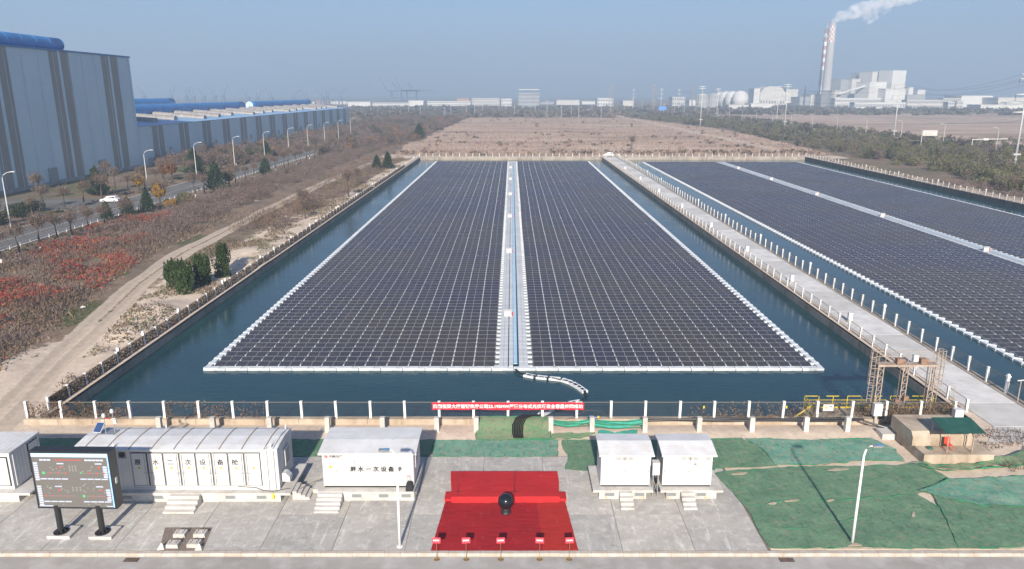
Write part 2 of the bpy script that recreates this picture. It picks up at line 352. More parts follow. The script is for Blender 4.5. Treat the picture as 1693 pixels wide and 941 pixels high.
def np_tile(name, me, offs, mats, tilt=None):
    """repeat a small mesh at many offsets as one mesh"""
    nv = len(me.vertices); co = np.empty(nv * 3, np.float32); me.vertices.foreach_get('co', co); co = co.reshape(-1, 3)
    lv = np.empty(len(me.loops), np.int32); me.loops.foreach_get('vertex_index', lv)
    ls = np.empty(len(me.polygons), np.int32); me.polygons.foreach_get('loop_start', ls)
    mi = np.empty(len(me.polygons), np.int32); me.polygons.foreach_get('material_index', mi)
    K = len(offs); offs = np.asarray(offs, np.float32)
    Q = np.repeat(co[None], K, 0)
    if tilt is not None:
        ax, ay = tilt[:, 0:1], tilt[:, 1:2]; Q[:, :, 2] += Q[:, :, 1] * ax + Q[:, :, 0] * ay
    V = (Q + offs[:, None, :]).reshape(-1, 3)
    o = bpy.data.meshes.new(name); o.vertices.add(nv * K); o.vertices.foreach_set('co', V.ravel())
    ar = np.arange(K, dtype=np.int32)[:, None]
    o.loops.add(len(lv) * K); o.loops.foreach_set('vertex_index', (lv[None] + ar * nv).ravel())
    o.polygons.add(len(ls) * K); o.polygons.foreach_set('loop_start', (ls[None] + ar * len(lv)).ravel()); o.polygons.foreach_set('material_index', np.tile(mi, K))
    for q in mats: o.materials.append(MATS[q])
    o.polygons.foreach_set('use_smooth', np.zeros(len(o.polygons), bool)); o.update(); return o
def text(s, size, loc, parent, mat, name='lettering', rx=90, rz=0, bold=0.0, align='CENTER', local=False, depth=.004, spacing=1.0):
    cu = bpy.data.curves.new('lettering', 'FONT'); cu.body = s; cu.size = size; cu.align_x = align; cu.align_y = 'CENTER'; cu.extrude = depth; cu.offset = bold; cu.space_character = spacing
    cu.resolution_u = 3
    t = bpy.data.objects.new('tmp', cu); COL.objects.link(t); dg = bpy.context.evaluated_depsgraph_get()
    me = bpy.data.meshes.new_from_object(t.evaluated_get(dg)); bpy.data.objects.remove(t); bpy.data.curves.remove(cu)
    me.materials.clear(); me.materials.append(MATS[mat])
    o = bpy.data.objects.new(name, me); o.location = Vector(loc) - (origin_of(parent) if parent and not local else Vector((0, 0, 0)))
    o.rotation_euler = (R(rx), 0, R(rz)); return link(o, parent)
ORD = ['first', 'second', 'third', 'fourth', 'fifth', 'sixth', 'seventh', 'eighth', 'ninth', 'tenth', 'eleventh', 'twelfth', 'thirteenth', 'fourteenth',
       'fifteenth', 'sixteenth', 'seventeenth', 'eighteenth', 'nineteenth', 'twentieth']
ORD += ['twenty-' + o for o in ORD[:9]] + ['thirtieth'] + ['thirty-' + o for o in ORD[:9]] + ['fortieth']
# a direction through a pixel of the survey grid -> a point at depth y (used to survey far sites from the photograph)
_S, _C = math.sin(R(PITCH)), math.cos(R(PITCH))
def at(px, py, d):
    t = 470.5 - py; hor = 1220 * _C + t * _S; ver = -1220 * _S + t * _C
    return (px - 846.5) * d / hor, CAM_H + ver / hor * d
# ------------------------------------------------------------------ ground sheet with the ponds cut out
WL = -1.2                                   # water level
P1 = (-41.7, 40.8, 59.9, 339.0); P2 = (47.9, 133.0, 59.9, 339.0)
TRACK = [(-44, 50), (-45.5, 61), (-49.3, 76), (-52.8, 92), (-56.5, 108), (-59.5, 130), (-60.2, 162), (-60.7, 227), (-58.5, 300), (-52, 345)]
def height(x, y):
    x = np.asarray(x, float); y = np.asarray(y, float)
    left = sstep(-42.9, -45.5, x) * sstep(-88, -80, x) * sstep(56, 62, y) * sstep(900, 300, y)
    z = left * (.15 + .75 * (vnoise(x, y, 9, 4) - .35) + .12 * (vnoise(x + 50, y, 1.6, 2) - .5))
    tr = poly_dist(x, y, TRACK)
    z = z * (.35 + .65 * sstep(1.5, 4.0, tr)) - left * .10 * np.exp(-((tr - .85) / .25) ** 2) * 2.2
    for mx, my, mr, mh in ((-45.6, 121, 3.0, 1.3), (-47.0, 93, 3.5, .8), (-46.2, 84, 2.2, .7), (-46.8, 130, 3, .6)):
        z = z + mh * np.exp(-((x - mx) ** 2 + ((y - my) / 1.4) ** 2) / mr ** 2 * 1.6)
    back = sstep(56.3, 57.6, y) * sstep(59.2, 58.4, y) * sstep(42, 38, np.abs(x))
    z = z + back * .22 * vnoise(x, y, 1.5, 3)
    return np.where(y < 40.87, -.5, np.where(y < 55.5, -.02, z))
def zones(x, y):
    n = vnoise(x, y, 14, 4); n2 = vnoise(x + 400, y + 90, 30, 3)
    sand = sstep(-58, -50, x + 9 * (n - .5)) * (x < -41) * sstep(200, 120, y) + sstep(-49, -45.5, x) * (x < -41) * (y > 110) * (y < 345)
    sand = np.maximum(sand, sstep(-66, -46, x) * (x < -41) * sstep(225, 190, y) * sstep(150, 175, y) * .7)
    sand = np.maximum(sand, (y < 62) * (x > -60) * (x < 60) * 1.0)
    sand = np.maximum(sand, (x > -60) * sstep(348, 343, y) * (y > 330) * (x < 150))
    sand = np.maximum(sand, (x > 40) * (x < 48.5) * (y < 345)); sand = np.maximum(sand, .62 * (x > 132) * (x < 142 + 6 * (n - .5)))
    sand = np.maximum(sand, .8 * (y > 340) * sstep(362, 352, y) * (x > 40) * (x < 100) * (n > .42))
    grass = .9 * sstep(.56, .66, vnoise(x, y, 7, 3)) * (x < -44) * (x > -64) * (y < 150)
    grass = np.maximum(grass, .8 * (x < -108) * (y > 120) * (y < 300) * sstep(.45, .6, n))
    grass = np.maximum(grass, .45 * (x > 142) * (x < 260) * (y < 700)); grass = np.maximum(grass, .9 * (x > 40) * (y < 60) * (n > .55))
    tr = poly_dist(x, y, TRACK); track = sstep(2.5, 1.3, tr + 1.4 * (n - .5)) * (1 - .6 * np.exp(-(tr / .4) ** 2)) * (1 - .45 * np.exp(-((tr - .85) / .22) ** 2) * sstep(.35, .6, vnoise(x, y, 5, 2)))
    rl = -57 + 10 * (vnoise(x * 0, y, 60, 2) - .5); rr = np.interp(y, [340, 420, 600, 900], [150, 158, 170, 138])
    reed = (x > rl) * (x < rr) * (y > 346) * sstep(960, 860, y); reed = np.maximum(reed, (x > 240) * (x < 900) * sstep(400, 440, y) * sstep(1080, 960, y))
    return np.stack([sand, grass, track, reed], -1)
xs = np.unique(np.concatenate([np.arange(-6400, -1000, 450), np.arange(-1000, -210, 40), np.arange(-210, -100, 4), np.arange(-100, -66, .8), np.arange(-66, -41.5, .33),
     [P1[0], -20, 0, 20, P1[1], P2[0], P2[1]], np.arange(-40, 40, 4), np.arange(48, 133, 8), np.arange(134, 260, 3), np.arange(260, 1000, 25), np.arange(1000, 6401, 450)]))
ys = np.unique(np.concatenate([np.arange(-250, 40, 20), np.arange(40, 150, .6), np.arange(150, 180, .9), np.arange(180, 360, 2), [40.84, 40.91, P1[2], P1[3]], np.arange(360, 1000, 8), np.arange(1000, 7401, 300)]))
xs = xs[np.concatenate([[True], np.diff(xs) > .05])]; ys = ys[np.concatenate([[True], np.diff(ys) > .05])]
for v_ in P1[:2] + P2[:2]: xs[np.argmin(abs(xs - v_))] = v_
for v_ in P1[2:]: ys[np.argmin(abs(ys - v_))] = v_
GX, GY = np.meshgrid(xs, ys); GZ = height(GX, GY); ny_, nx_ = GX.shape
ii, jj = np.meshgrid(np.arange(nx_ - 1), np.arange(ny_ - 1)); cx_ = (xs[:-1] + xs[1:]) / 2; cy_ = (ys[:-1] + ys[1:]) / 2; CX, CY = np.meshgrid(cx_, cy_)
hole = np.zeros_like(CX, bool)
for (a, b_, c, d) in (P1, P2): hole |= (CX > a) & (CX < b_) & (CY > c) & (CY < d)
base = (jj * nx_ + ii)[~hole]
F_ = np.stack([base, base + 1, base + 1 + nx_, base + nx_], -1).astype(np.int32)
me = bpy.data.meshes.new('ground'); me.vertices.add(GX.size); me.vertices.foreach_set('co', np.stack([GX, GY, GZ], -1).astype(np.float32).ravel())
me.loops.add(F_.size); me.loops.foreach_set('vertex_index', F_.ravel()); me.polygons.add(len(F_)); me.polygons.foreach_set('loop_start', np.arange(0, F_.size, 4, dtype=np.int32))
ca = me.color_attributes.new('zone', 'FLOAT_COLOR', 'POINT'); ca.data.foreach_set('color', zones(GX, GY).astype(np.float32).ravel())
me.materials.append(MATS['ground']); me.update(); me.validate(); me.polygons.foreach_set('use_smooth', [True] * len(me.polygons))
g_ = bpy.data.objects.new('ground', me); link(g_); tag(g_, kind='structure')
for (a, b_, c, d), lb in ((P1, 'left'), (P2, 'right')):
    s = B(); s.bx(a - .1, b_ + .1, c - .1, d + .1, WL - .5, WL); o = s.build('water', 'water'); tag(o, kind='structure')
def gz(x, y): return float(height(np.array([x]), np.array([y]))[0])

# ------------------------------------------------------------------ haze
hz = B().bx(-6600, 6600, -420, 7600, -4, 275)
m = bpy.data.materials.new('haze'); m.use_nodes = True; MATS['haze'] = m; nt = m.node_tree; nt.nodes.remove(nt.nodes['Principled BSDF'])
pv = N(nt, 'ShaderNodeVolumePrincipled', Density=HAZE); pv.inputs['Color'].default_value = (.41, .55, .70, 1); pv.inputs['Anisotropy'].default_value = 0.0
nt.links.new(pv.outputs[0], nt.nodes['Material Output'].inputs['Volume'])
o = hz.build('haze', 'haze'); tag(o, 'thin pale winter haze over the whole site', 'haze', kind='stuff')

# ------------------------------------------------------------------ pond walls, causeway
def wall(boxes, label, mat='concrete_wall', cap=None):
    s = B()
    for b_ in boxes: s.bx(*b_)
    o = s.build('retaining_wall', mat); tag(o, label, 'wall'); return o
wall([(-42.5, -41.7, 60.4, 338.6, -2.2, -.32)], 'low grey retaining wall along the left shore of the pond')
wall([(-42.5, 133.8, 339.0, 339.7, -2.2, .12)], 'far retaining wall closing the ponds below the white posts')
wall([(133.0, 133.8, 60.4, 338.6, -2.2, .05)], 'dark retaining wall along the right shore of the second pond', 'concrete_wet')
fw = thing('fence_wall', 'low tan plastered wall along the near shore carrying the white posts', 'wall', (0, 59.6, 0))
for k in range(27):
    x0 = -42.6 + k * 3; s = B().bx(x0 + .01, x0 + 2.99, 59.3 + .01 * (k % 3), 59.9, -2.2, .50 + .012 * (k % 2)); s.build('wall_section', 'plaster_tan', fw)
# causeway: walls, slab deck
cw = thing('causeway', None, None, (44.3, 60, 0)); cw['kind'] = 'structure'
s = B(); s.bx(40.8, 41.7, 59.9, 339, -2.2, -.30); s.bx(47.0, 47.9, 59.9, 339, -2.2, .10); s.build('side_wall', 'concrete_wall', cw)
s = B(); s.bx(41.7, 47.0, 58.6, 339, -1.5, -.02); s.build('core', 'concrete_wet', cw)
slab_me = []
for c in range(3):
    mm = MATS['concrete_pale'].copy(); mm.name = 'causeway_slab'; MATS['cs%d' % c] = mm
    slab_me.append(B().bx(-2.6, 2.6, .015, 5.0, -.06, .07 + c * .004).mesh('slab', 'cs%d' % c))
M('cs_light', (.56, .55, .525), .85, var=(.46, .45, .425), vscale=.5, bumps=(6, .2, .01)); M('cs_mid', (.44, .43, .405), .85, var=(.35, .34, .315), vscale=.6, bumps=(6, .2, .01)); M('cs_dusty', (.68, .67, .65), .85, var=(.52, .51, .49), vscale=.5)
for q, nm in zip(slab_me, ('cs_light', 'cs_mid', 'cs_dusty')): q.materials.clear(); q.materials.append(MATS[nm])
for k in range(56): inst('slab', slab_me[[0, 0, 1, 2, 0, 2, 1][(k * 5 + k // 4) % 7]], (44.35, 58.8 + k * 5.02, 0), cw)
s = B(); s.add([(39.5, 56.0, .03), (60, 54.5, .03), (60, 58.7, .03), (47, 58.8, .05), (41.7, 58.8, .05)], [(0, 1, 2, 3, 4)]); o = s.build('concrete_apron', 'cs_light'); tag(o, kind='structure')

# ------------------------------------------------------------------ fences
def wire_bay(L, h):
    s = B(); st = .22; r = .0042
    n = int((L + h) / st)
    for k in range(1, n):
        for sg in (1, -1):
            u0 = k * st - h; a, b_ = max(0, u0), min(L, u0 + h)
            if b_ - a < .05: continue
            z0, z1 = (a - u0), (b_ - u0)
            if sg < 0: z0, z1 = h - z0, h - z1
            d = .004 * sg
            s.add([(a - r, d, z0), (a + r, d, z0), (b_ + r, d, z1), (b_ - r, d, z1)], [(0, 1, 2, 3)])
            s.add([(a, d - r, z0), (a, d + r, z0), (b_, d + r, z1), (b_, d - r, z1)], [(0, 1, 2, 3)])
    s.bx(0, L, -.015, .015, h - .03, h + .012); s.bx(0, L, -.012, .012, 0, .02)
    return s
POST = B().cb((0, 0, .76), (.20, .20, 1.52)).cb((0, 0, 1.545), (.235, .235, .05)).mesh('post', 'post_white')
POST_TALL = B().cb((0, 0, .84), (.24, .24, 1.68)).cb((0, 0, 1.73), (.36, .36, .10)).cb((0, 0, 1.83), (.2, .2, .10)).cb((0, 0, 1.93), (.26, .26, .12), taper=.3).mesh('post', 'post_white')
BAY = {}
def fence(label, p0, p1, z0, n, tall=None, skip=(), tilt=True, group=None):
    root = thing('fence', label, 'fence', (p0[0], p0[1], z0)); dx, dy = p1[0] - p0[0], p1[1] - p0[1]; L = math.hypot(dx, dy); rz = math.atan2(dy, dx); st = L / n
    key = round(st - .24, 2)
    if key not in BAY: BAY[key] = wire_bay(key, 1.42).mesh('wire_panel', 'wire_mesh')
    for k in range(n + 1):
        x, y = p0[0] + dx * k / n, p0[1] + dy * k / n
        tl = tall and (k % tall[0] == tall[1])
        o = inst('post', POST_TALL if tl else POST, (x, y, z0), root, rz)
        if tilt: o.rotation_euler = (random.uniform(-.022, .022), random.uniform(-.022, .022), rz + random.uniform(-.05, .05))
        if k < n and k not in skip: inst('wire_panel', BAY[key], (x + math.cos(rz) * .12, y + math.sin(rz) * .12, z0 + .06), root, rz)
    return root
fence('white post and chain link fence along the near shore, behind the containers', (-42.35, 59.6), (38.65, 59.6), .515, 27, (4, 4), skip=())
fence('long chain link fence with white posts along the left shore of the pond', (-42.3, 62.5), (-42.3, 338.5), -.33, 92, (8, 6))
fence('row of white posts with wire along the far ends of both ponds', (-42, 339.4), (133.4, 339.4), .12, 58)
fence('chain link fence with white posts on the left edge of the concrete causeway', (41.25, 62.0), (41.25, 338), -.30, 92)
fence('chain link fence with white posts on the right edge of the concrete causeway', (47.45, 60.0), (47.45, 338), .10, 92, (8, 2))
fence('chain link fence with white posts along the right shore of the second pond', (133.4, 150), (133.4, 338), .05, 62, (8, 3))
# white boxes on fence posts
bxm = B().cb((0, 0, .35), (.55, .45, .7)).cb((0, 0, .72), (.62, .52, .05)).mesh('post_box', 'paint_white')
for k, y in enumerate((76, 91, 107, 123, 141, 160, 181, 204, 232, 262)):
    o = inst('junction_box', bxm, (-42.9, y, -.33 + 1.15)); o.scale = (.55, .55, .6); tag(o, '%s white junction box from the near end on the left shore fence' % ORD[k], 'box', 'junction boxes on the left fence')
for k, y in enumerate((73.5, 89, 109, 131, 156, 184, 214, 246, 280)):
    t = thing('control_cabinet', '%s white cabinet from the near end on the causeway deck' % ORD[k], 'cabinet', (42.6, y, .08), 0, 'cabinets on the causeway')
    B().cb((42.6, y, .75), (.5, .4, 1.1)).build('housing', 'paint_white', t); B().cb((42.6, y, .14), (.8, .65, .12)).build('plinth', 'concrete', t); B().cb((42.6, y - .21, .8), (.4, .02, .85)).build('door', 'lamp_white', t)

# ------------------------------------------------------------------ floating solar arrays
PW, PD, TILT = 2.29, 1.13, R(11)
def panel_mesh():
    s = B(); f = .020; g2 = .045; ct, st_ = math.cos(TILT), math.sin(TILT)
    def P(u, v, w=0): return (u, v * ct - w * st_, v * st_ + w * ct)
    w2 = PW / 2
    s.add([P(-w2, 0), P(w2, 0), P(w2, PD), P(-w2, PD), P(-w2, 0, -.05), P(w2, 0, -.05), P(w2, PD, -.05), P(-w2, PD, -.05)],
          [(0, 1, 2, 3), (0, 4, 5, 1), (1, 5, 6, 2), (2, 6, 7, 3), (3, 7, 4, 0), (7, 6, 5, 4)], 0)
    for a, b_ in ((-w2 + f, -.014), (.014, w2 - f)): s.add([P(a, g2, .004), P(b_, g2, .004), P(b_, PD - g2, .004), P(a, PD - g2, .004)], [(0, 1, 2, 3)], 1)
    return s.mesh('solar_panel', ['alu', 'solar_glass'])
PANEL = panel_mesh()
SUPPORT = B().bx(-1.05, 1.05, .12, .72, .02, .16).bx(-.9, -.7, .8, .95, .1, .34).bx(.7, .9, .8, .95, .1, .34).mesh('float', 'float_grey')
STRIP = B().bx(-.05, .05, .10, .55, .06, .16).bx(-.03, .03, .75, 1.45, .02, .08).mesh('float', 'float_white')
PONT = B().bx(-1.17, .02, -.3, .3, -.06, .26).bx(.04, 1.17, -.26, .26, -.06, .22).bx(-.45, .45, -.34, .34, .18, .285).bx(-1.2, -1.1, -.1, .1, .1, .31).mesh('pontoon', 'float_white')
PONT_S = B().bx(-.28, .28, .02, 1.2, -.06, .23).bx(-.34, .34, 1.12, 1.53, -.06, .27).bx(.28, 1.0, 1.1, 1.5, -.02, .20).mesh('pontoon', 'float_white')
PONT_R = B().bx(-.28, .28, .02, 1.2, -.06, .23).bx(-.34, .34, 1.12, 1.53, -.06, .27).bx(-1.0, -.28, 1.1, 1.5, -.02, .20).mesh('pontoon', 'float_white')
WALKF = B().bx(-.48, .0, .02, 1.5, -.06, .24).bx(.02, .5, .02, 1.5, -.06, .235).bx(-.95, -.46, .1, .55, -.05, .2).mesh('walkway_float', 'float_grey')
WALKG = B().bx(-.5, .0, .02, 1.5, -.06, .24).bx(.02, .5, .02, 1.5, -.06, .235).bx(.48, 1.0, .1, .55, -.05, .2).mesh('walkway_float', 'float_grey')
WALKM = B().bx(-.23, .23, .02, 1.5, -.06, .27).mesh('walkway_float', 'float_grey')
ROW = 1.55
def solar_array(label, xl, mid, xr, y0, rows, ncol, groups):
    root = thing('floating_solar_array', label, 'solar array', (mid, y0, WL)); z = WL
    colx = [mid - 2.08 - 2.37 * (ncol - k - .5) for k in range(ncol)] + [mid + 2.08 + 2.37 * (k + .5) for k in range(ncol)]
    drift = lambda x, y: (float(.22 * (vnoise(x, y, 40, 2) - .5)), float(.22 * (vnoise(x + 300, y, 35, 2) - .5)))
    cells = [(x + drift(x, y)[0], y + drift(x, y)[1], z + .20) for y in [y0 + .55 + r * ROW for r in range(rows)] for x in colx]
    if groups: key = lambda c: math.hypot(c[0], c[1])
    else: key = lambda c: math.hypot(c[0], c[1]) + (500 if abs(c[0]) / c[1] > .70 else 0)
    order = sorted(range(len(cells)), key=lambda i: key(cells[i]))
    near = set(order[:300])
    for i in order[:300]:
        o = inst('solar_panel', PANEL, cells[i], root); o.rotation_euler = (random.gauss(0, .010), random.gauss(0, .005), random.gauss(0, .003))
    rest = [cells[i] for i in range(len(cells)) if i not in near]
    jit = np.array(rest); jit[:, 2] += rng.normal(0, .008, len(jit))
    o = bpy.data.objects.new('solar_panels', np_tile('solar_panels', PANEL, jit - np.array([mid, y0, z]), ['alu', 'solar_glass'], rng.normal(0, 1, (len(jit), 2)) * np.array([.010, .005]))); link(o, root); o['kind'] = 'stuff'
    sup = np.array(cells) - np.array([mid, y0, z + .2]); o = bpy.data.objects.new('support_floats', np_tile('support_floats', SUPPORT, sup, ['float_grey'])); link(o, root); o['kind'] = 'stuff'
    gaps = [c + 1.185 for i, c in enumerate(colx) if i not in (ncol - 1, 2 * ncol - 1)]
    st_ = np.array([(gx - mid + drift(gx, y0 + r * ROW)[0], .55 + r * ROW + drift(gx, y0 + r * ROW)[1], .15) for r in range(rows) for gx in gaps]); o = bpy.data.objects.new('link_floats', np_tile('link_floats', STRIP, st_, ['float_grey'])); link(o, root); o['kind'] = 'stuff'
    # perimeter pontoons
    nf = int((xr - xl) / 2.37); L = rows * ROW
    for k in range(nf): inst('pontoon', PONT, (xl + 1.2 + k * (xr - xl - 2.4) / (nf - 1), y0 + .05, z), root)
    nn = min(130, rows)
    for k in range(nn):
        inst('pontoon', PONT_S, (xl + .28, y0 + .3 + k * ROW, z), root); inst('pontoon', PONT_R, (xr - .28, y0 + .3 + k * ROW, z), root)
    if rows > nn:
        q = [(xl + .28 - mid, .3 + k * ROW, 0) for k in range(nn, rows)]
        o = bpy.data.objects.new('side_pontoons', np_tile('side_pontoons', PONT_S, np.array(q), ['float_white'])); link(o, root); o['kind'] = 'stuff'
        q = [(xr - .28 - mid, .3 + k * ROW, 0) for k in range(nn, rows)]
        o = bpy.data.objects.new('side_pontoons', np_tile('side_pontoons', PONT_R, np.array(q), ['float_white'])); link(o, root); o['kind'] = 'stuff'
    fb = B(); fb.bx(xl, xr, y0 + .5 + L, y0 + 1.0 + L, z - .05, z + .22); fb.build('end_pontoon', 'float_white', root)
    # central walkway
    nw = min(70, rows)
    for me_, ox, nm in ((WALKF, -1.12, 0), (WALKM, -.27, 0), (WALKG, 1.12, 0)):
        for k in range(nw): inst('walkway_float', me_, (mid + ox, y0 + .45 + k * ROW, z), root)
        q = np.array([(ox, .45 + k * ROW, 0) for k in range(nw, rows)]); o = bpy.data.objects.new('walkway_floats', np_tile('walkway_floats', me_, q, ['float_grey'])); link(o, root); o['kind'] = 'stuff'
    B().bx(mid + .0, mid + .42, y0 + 1.2, y0 + L, z + .22, z + .31).build('cable_cover', 'cable_blue', root)
    return root
solar_array('floating solar array filling the near pond, split by a pale central walkway', -33.6, .16, 34.0, 75.6, 162, 13, 1)
solar_array('floating solar array on the pond right of the causeway, cut by the frame', 56.6, 90.6, 124.6, 75.6, 160, 13, 0)
# combiner boxes on the central walkways
def combiner(x, y, label):
    t = thing('combiner_box', label, 'combiner box', (x, y, WL + .24), 0, 'combiner boxes on the solar walkways')
    s = B(); s.cb((x, y, WL + .62), (.95, .28, .72)); s.build('cabinet', 'paint_white', t)
    s = B().prism([(y - .30, WL + .99), (y + .25, WL + 1.08), (y + .25, WL + 1.12), (y - .30, WL + 1.03)], 'x', x - .6, x + .6); s.build('rain_hood', 'paint_white', t)
    s = B(); [s.cb((x + dx, y + .05, WL + .5), (.05, .05, .6)) for dx in (-.38, .38)]; s.build('stand', 'steel', t)
    s = B(); s.cb((x + .62, y, WL + .55), (.2, .2, .34)); s.cyl((x + .62, y, WL + .72), (x + .62, y, WL + .80), .06); s.build('extinguisher', 'red_plastic', t)
for k, y in enumerate((94.9, 135.8, 176.5, 217.1, 256.5, 297.1)): combiner(-.55, y, '%s white combiner box from the near end of the middle walkway, near pond' % ORD[k])
for k, y in enumerate((137, 177.4, 217.1, 256.5, 295)): combiner(89.8, y, '%s white combiner box from the near end of the walkway on the second pond' % ORD[k])
# cable pontoon chain towards the shore
ch = thing('cable_float_chain', 'curved chain of pale floats carrying black cables from the walkway', 'cable floats', (1, 74, WL))
pts = [(.36, 75.4), (.75, 74.2), (1.6, 73.7), (2.8, 73.1), (4.3, 72.7), (5.7, 72.0), (6.7, 70.8), (7.35, 69.3)]
segs = [((1.35, 73.85), (2.35, 73.3)), ((2.6, 73.25), (3.7, 72.95)), ((3.95, 72.9), (5.05, 72.6)), ((5.2, 72.5), (6.1, 71.7)), ((6.2, 71.5), (6.85, 70.4)), ((6.9, 70.25), (7.35, 69.2))]
segs += [((6.7, 66.8), (5.6, 66.3)), ((5.3, 66.2), (4.1, 65.3)), ((3.8, 65.1), (2.7, 63.8))]
for (ax, ay), (bx_, by) in segs:
    L = math.hypot(bx_ - ax, by - ay); rz = math.atan2(by - ay, bx_ - ax); s = B()
    c = ((ax + bx_) / 2, (ay + by) / 2)
    for off in (-.24, .24): s.cb((c[0] - math.sin(rz) * off, c[1] + math.cos(rz) * off, WL + .07), (L * 1.02, .2, .3), rz)
    for off in (-.3, .3): s.cb((c[0] + math.cos(rz) * off * L, c[1] + math.sin(rz) * off * L, WL + .21), (.1, .62, .08), rz)
    s.build('pontoon', 'float_white', ch)
for off in (-.09, 0, .09):
    B().tube([(x + off, y + off, WL + .2) for x, y in pts], .045, 5).build('cable', 'pvc_black', ch)
    B().tube([(x + off, y + off, z) for x, y, z in ((7.3, 69.2, WL + .2), (7.4, 68, WL + .15), (6.7, 66.8, WL + .2), (5.3, 66.2, WL + .2), (4.1, 65.3, WL + .2), (2.7, 63.8, WL + .2), (1.9, 61.5, -.4), (1.5, 59.8, .62))], .045, 5).build('cable', 'pvc_black', ch)

# ------------------------------------------------------------------ yard: slabs, kerb, road
yard = thing('yard', None, None, (0, 47, 0)); yard['kind'] = 'structure'
B().bx(-64, 16.4, 40.9, 53.5, -.5, .004).build('slab_bed', 'gravel', yard)
def yard_mat(name, base, off):
    m, nt, b = newmat(name); b.inputs['Roughness'].default_value = .88; b.inputs['Specular IOR Level'].default_value = .25
    mp = nt.nodes.new('ShaderNodeMapping'); mp.inputs['Location'].default_value = off; nt.links.new(pos(nt), mp.inputs['Vector']); q = mp.outputs[0]
    k = lambda f: tuple(c * f for c in base)
    a = mix(nt, noise(nt, q, .45, 8, .75, .38, .62), k(.80), k(1.06)); a = mix(nt, noise(nt, q, 1.3, 8, .8, .50, .66), a, k(1.32)); a = mix(nt, noise(nt, q, .9, 7, .75, .56, .72), a, k(.62))
    mp2 = nt.nodes.new('ShaderNodeMapping'); mp2.inputs['Scale'].default_value = (1.6, .22, 1); mp2.inputs['Rotation'].default_value = (0, 0, off[0] * .05); nt.links.new(q, mp2.inputs['Vector'])
    a = mix(nt, noise(nt, mp2.outputs[0], 1.0, 7, .75, .56, .70), a, (.70, .69, .66)); a = mix(nt, noise(nt, q, 4.0, 5, .8, .60, .78), a, (.40, .33, .25)); a = mix(nt, noise(nt, q, 9, 4, .7, .3, .7), mix(nt, .92, (0, 0, 0), a), a)
    nt.links.new(a, b.inputs['Base Color']); bump(nt, b, noise(nt, q, 7, 8, .7, 0, 1), .3, .015)
yard_mat('yard_a', (.46, .44, .405), (3, 1, 0)); yard_mat('yard_b', (.50, .475, .43), (11, 7, 0)); yard_mat('yard_c', (.43, .415, .385), (-8, 17, 0))
ysl = [B().bx(-2.28, 2.28, -2.06, 2.06, -.2, .018 + .003 * k).mesh('slab', n_) for k, n_ in enumerate(('yard_a', 'yard_b', 'yard_c'))]
for i in range(17):
    for j in range(3): inst('slab', ysl[(i * 7 + j * 5 + i // 3) % 3], (13.9 - 4.6 * i, 43.02 + 4.17 * j, 0), yard)
s = B(); s.bx(-90, 110, 26, 40.52, -.4, -.13); o = s.build('road', 'road_pale'); tag(o, kind='structure')
kb = thing('kerb', None, None, (0, 40.7, 0)); kb['kind'] = 'structure'
km = [B().prism([(-.17, -.3), (.17, -.3), (.17, .055 + e), (-.11, .055 + e), (-.17, -.01)], 'x', .006, .994).mesh('kerb_stone', 'kerb') for e in (0, .008, .004)]
for k in range(112): inst('kerb_stone', km[(k * 5 + k // 7) % 3], (-56 + k, 40.7 + random.uniform(-.008, .008), 0), kb)
# drain grates in the road
for x, lb in ((-23.7, 'iron drain grate in the road below the gravel patch'), (17.1, 'iron drain grate in the road below the green netting corner')):
    t = thing('drain_grate', lb, 'grate', (x, 40.2, -.13)); B().bx(x - .45, x + .45, 40.0, 40.4, -.131, -.118).build('frame', 'black_metal', t)
    for k in range(8): B().bx(x - .4 + k * .105, x - .35 + k * .105, 40.03, 40.37, -.118, -.105).build('bar', 'rust', t)
# asphalt road beside the factory and its verges
s = B(); s.bx(-105.5, -93.6, 40, 1200, -.1, .045); s.bx(-146, -105.4, 181, 202, -.1, .043); o = s.build('asphalt_road', 'asphalt'); tag(o, kind='structure')
ml = thing('road_markings', None, None, (-99, 100, .05)); ml['kind'] = 'structure'
B().bx(-94.3, -94.1, 60, 700, .046, .052).build('edge_line', 'road_line', ml); B().bx(-99.7, -99.5, 60, 700, .046, .052).build('centre_line', 'road_line', ml)
kr = B().bx(-93.6, -93.25, 40, 700, -.1, .16).bx(-105.9, -105.5, 40, 181, -.1, .15).bx(-105.9, -105.5, 202, 700, -.1, .15).build('road_kerb', 'concrete_pale'); tag(kr, kind='structure')
gr = thing('guardrail', 'low pale guardrail along the near edge of the factory road', 'guardrail', (-93, 60, 0))
GP = B().cb((0, 0, .4), (.12, .12, .8)).mesh('post', 'post_white')
for k in range(100): inst('post', GP, (-93.0, 62 + 3.0 * k, 0), gr)
for z in (.45, .72): B().bx(-92.93, -92.87, 62, 359, z, z + .12).build('rail', 'post_white', gr)
s = B(); s.bx(232, 244, 150, 1300, -.1, .045); o = s.build('asphalt_road', 'asphalt'); tag(o, kind='structure')
M('cell_blue', (.03, .06, .16), .25)
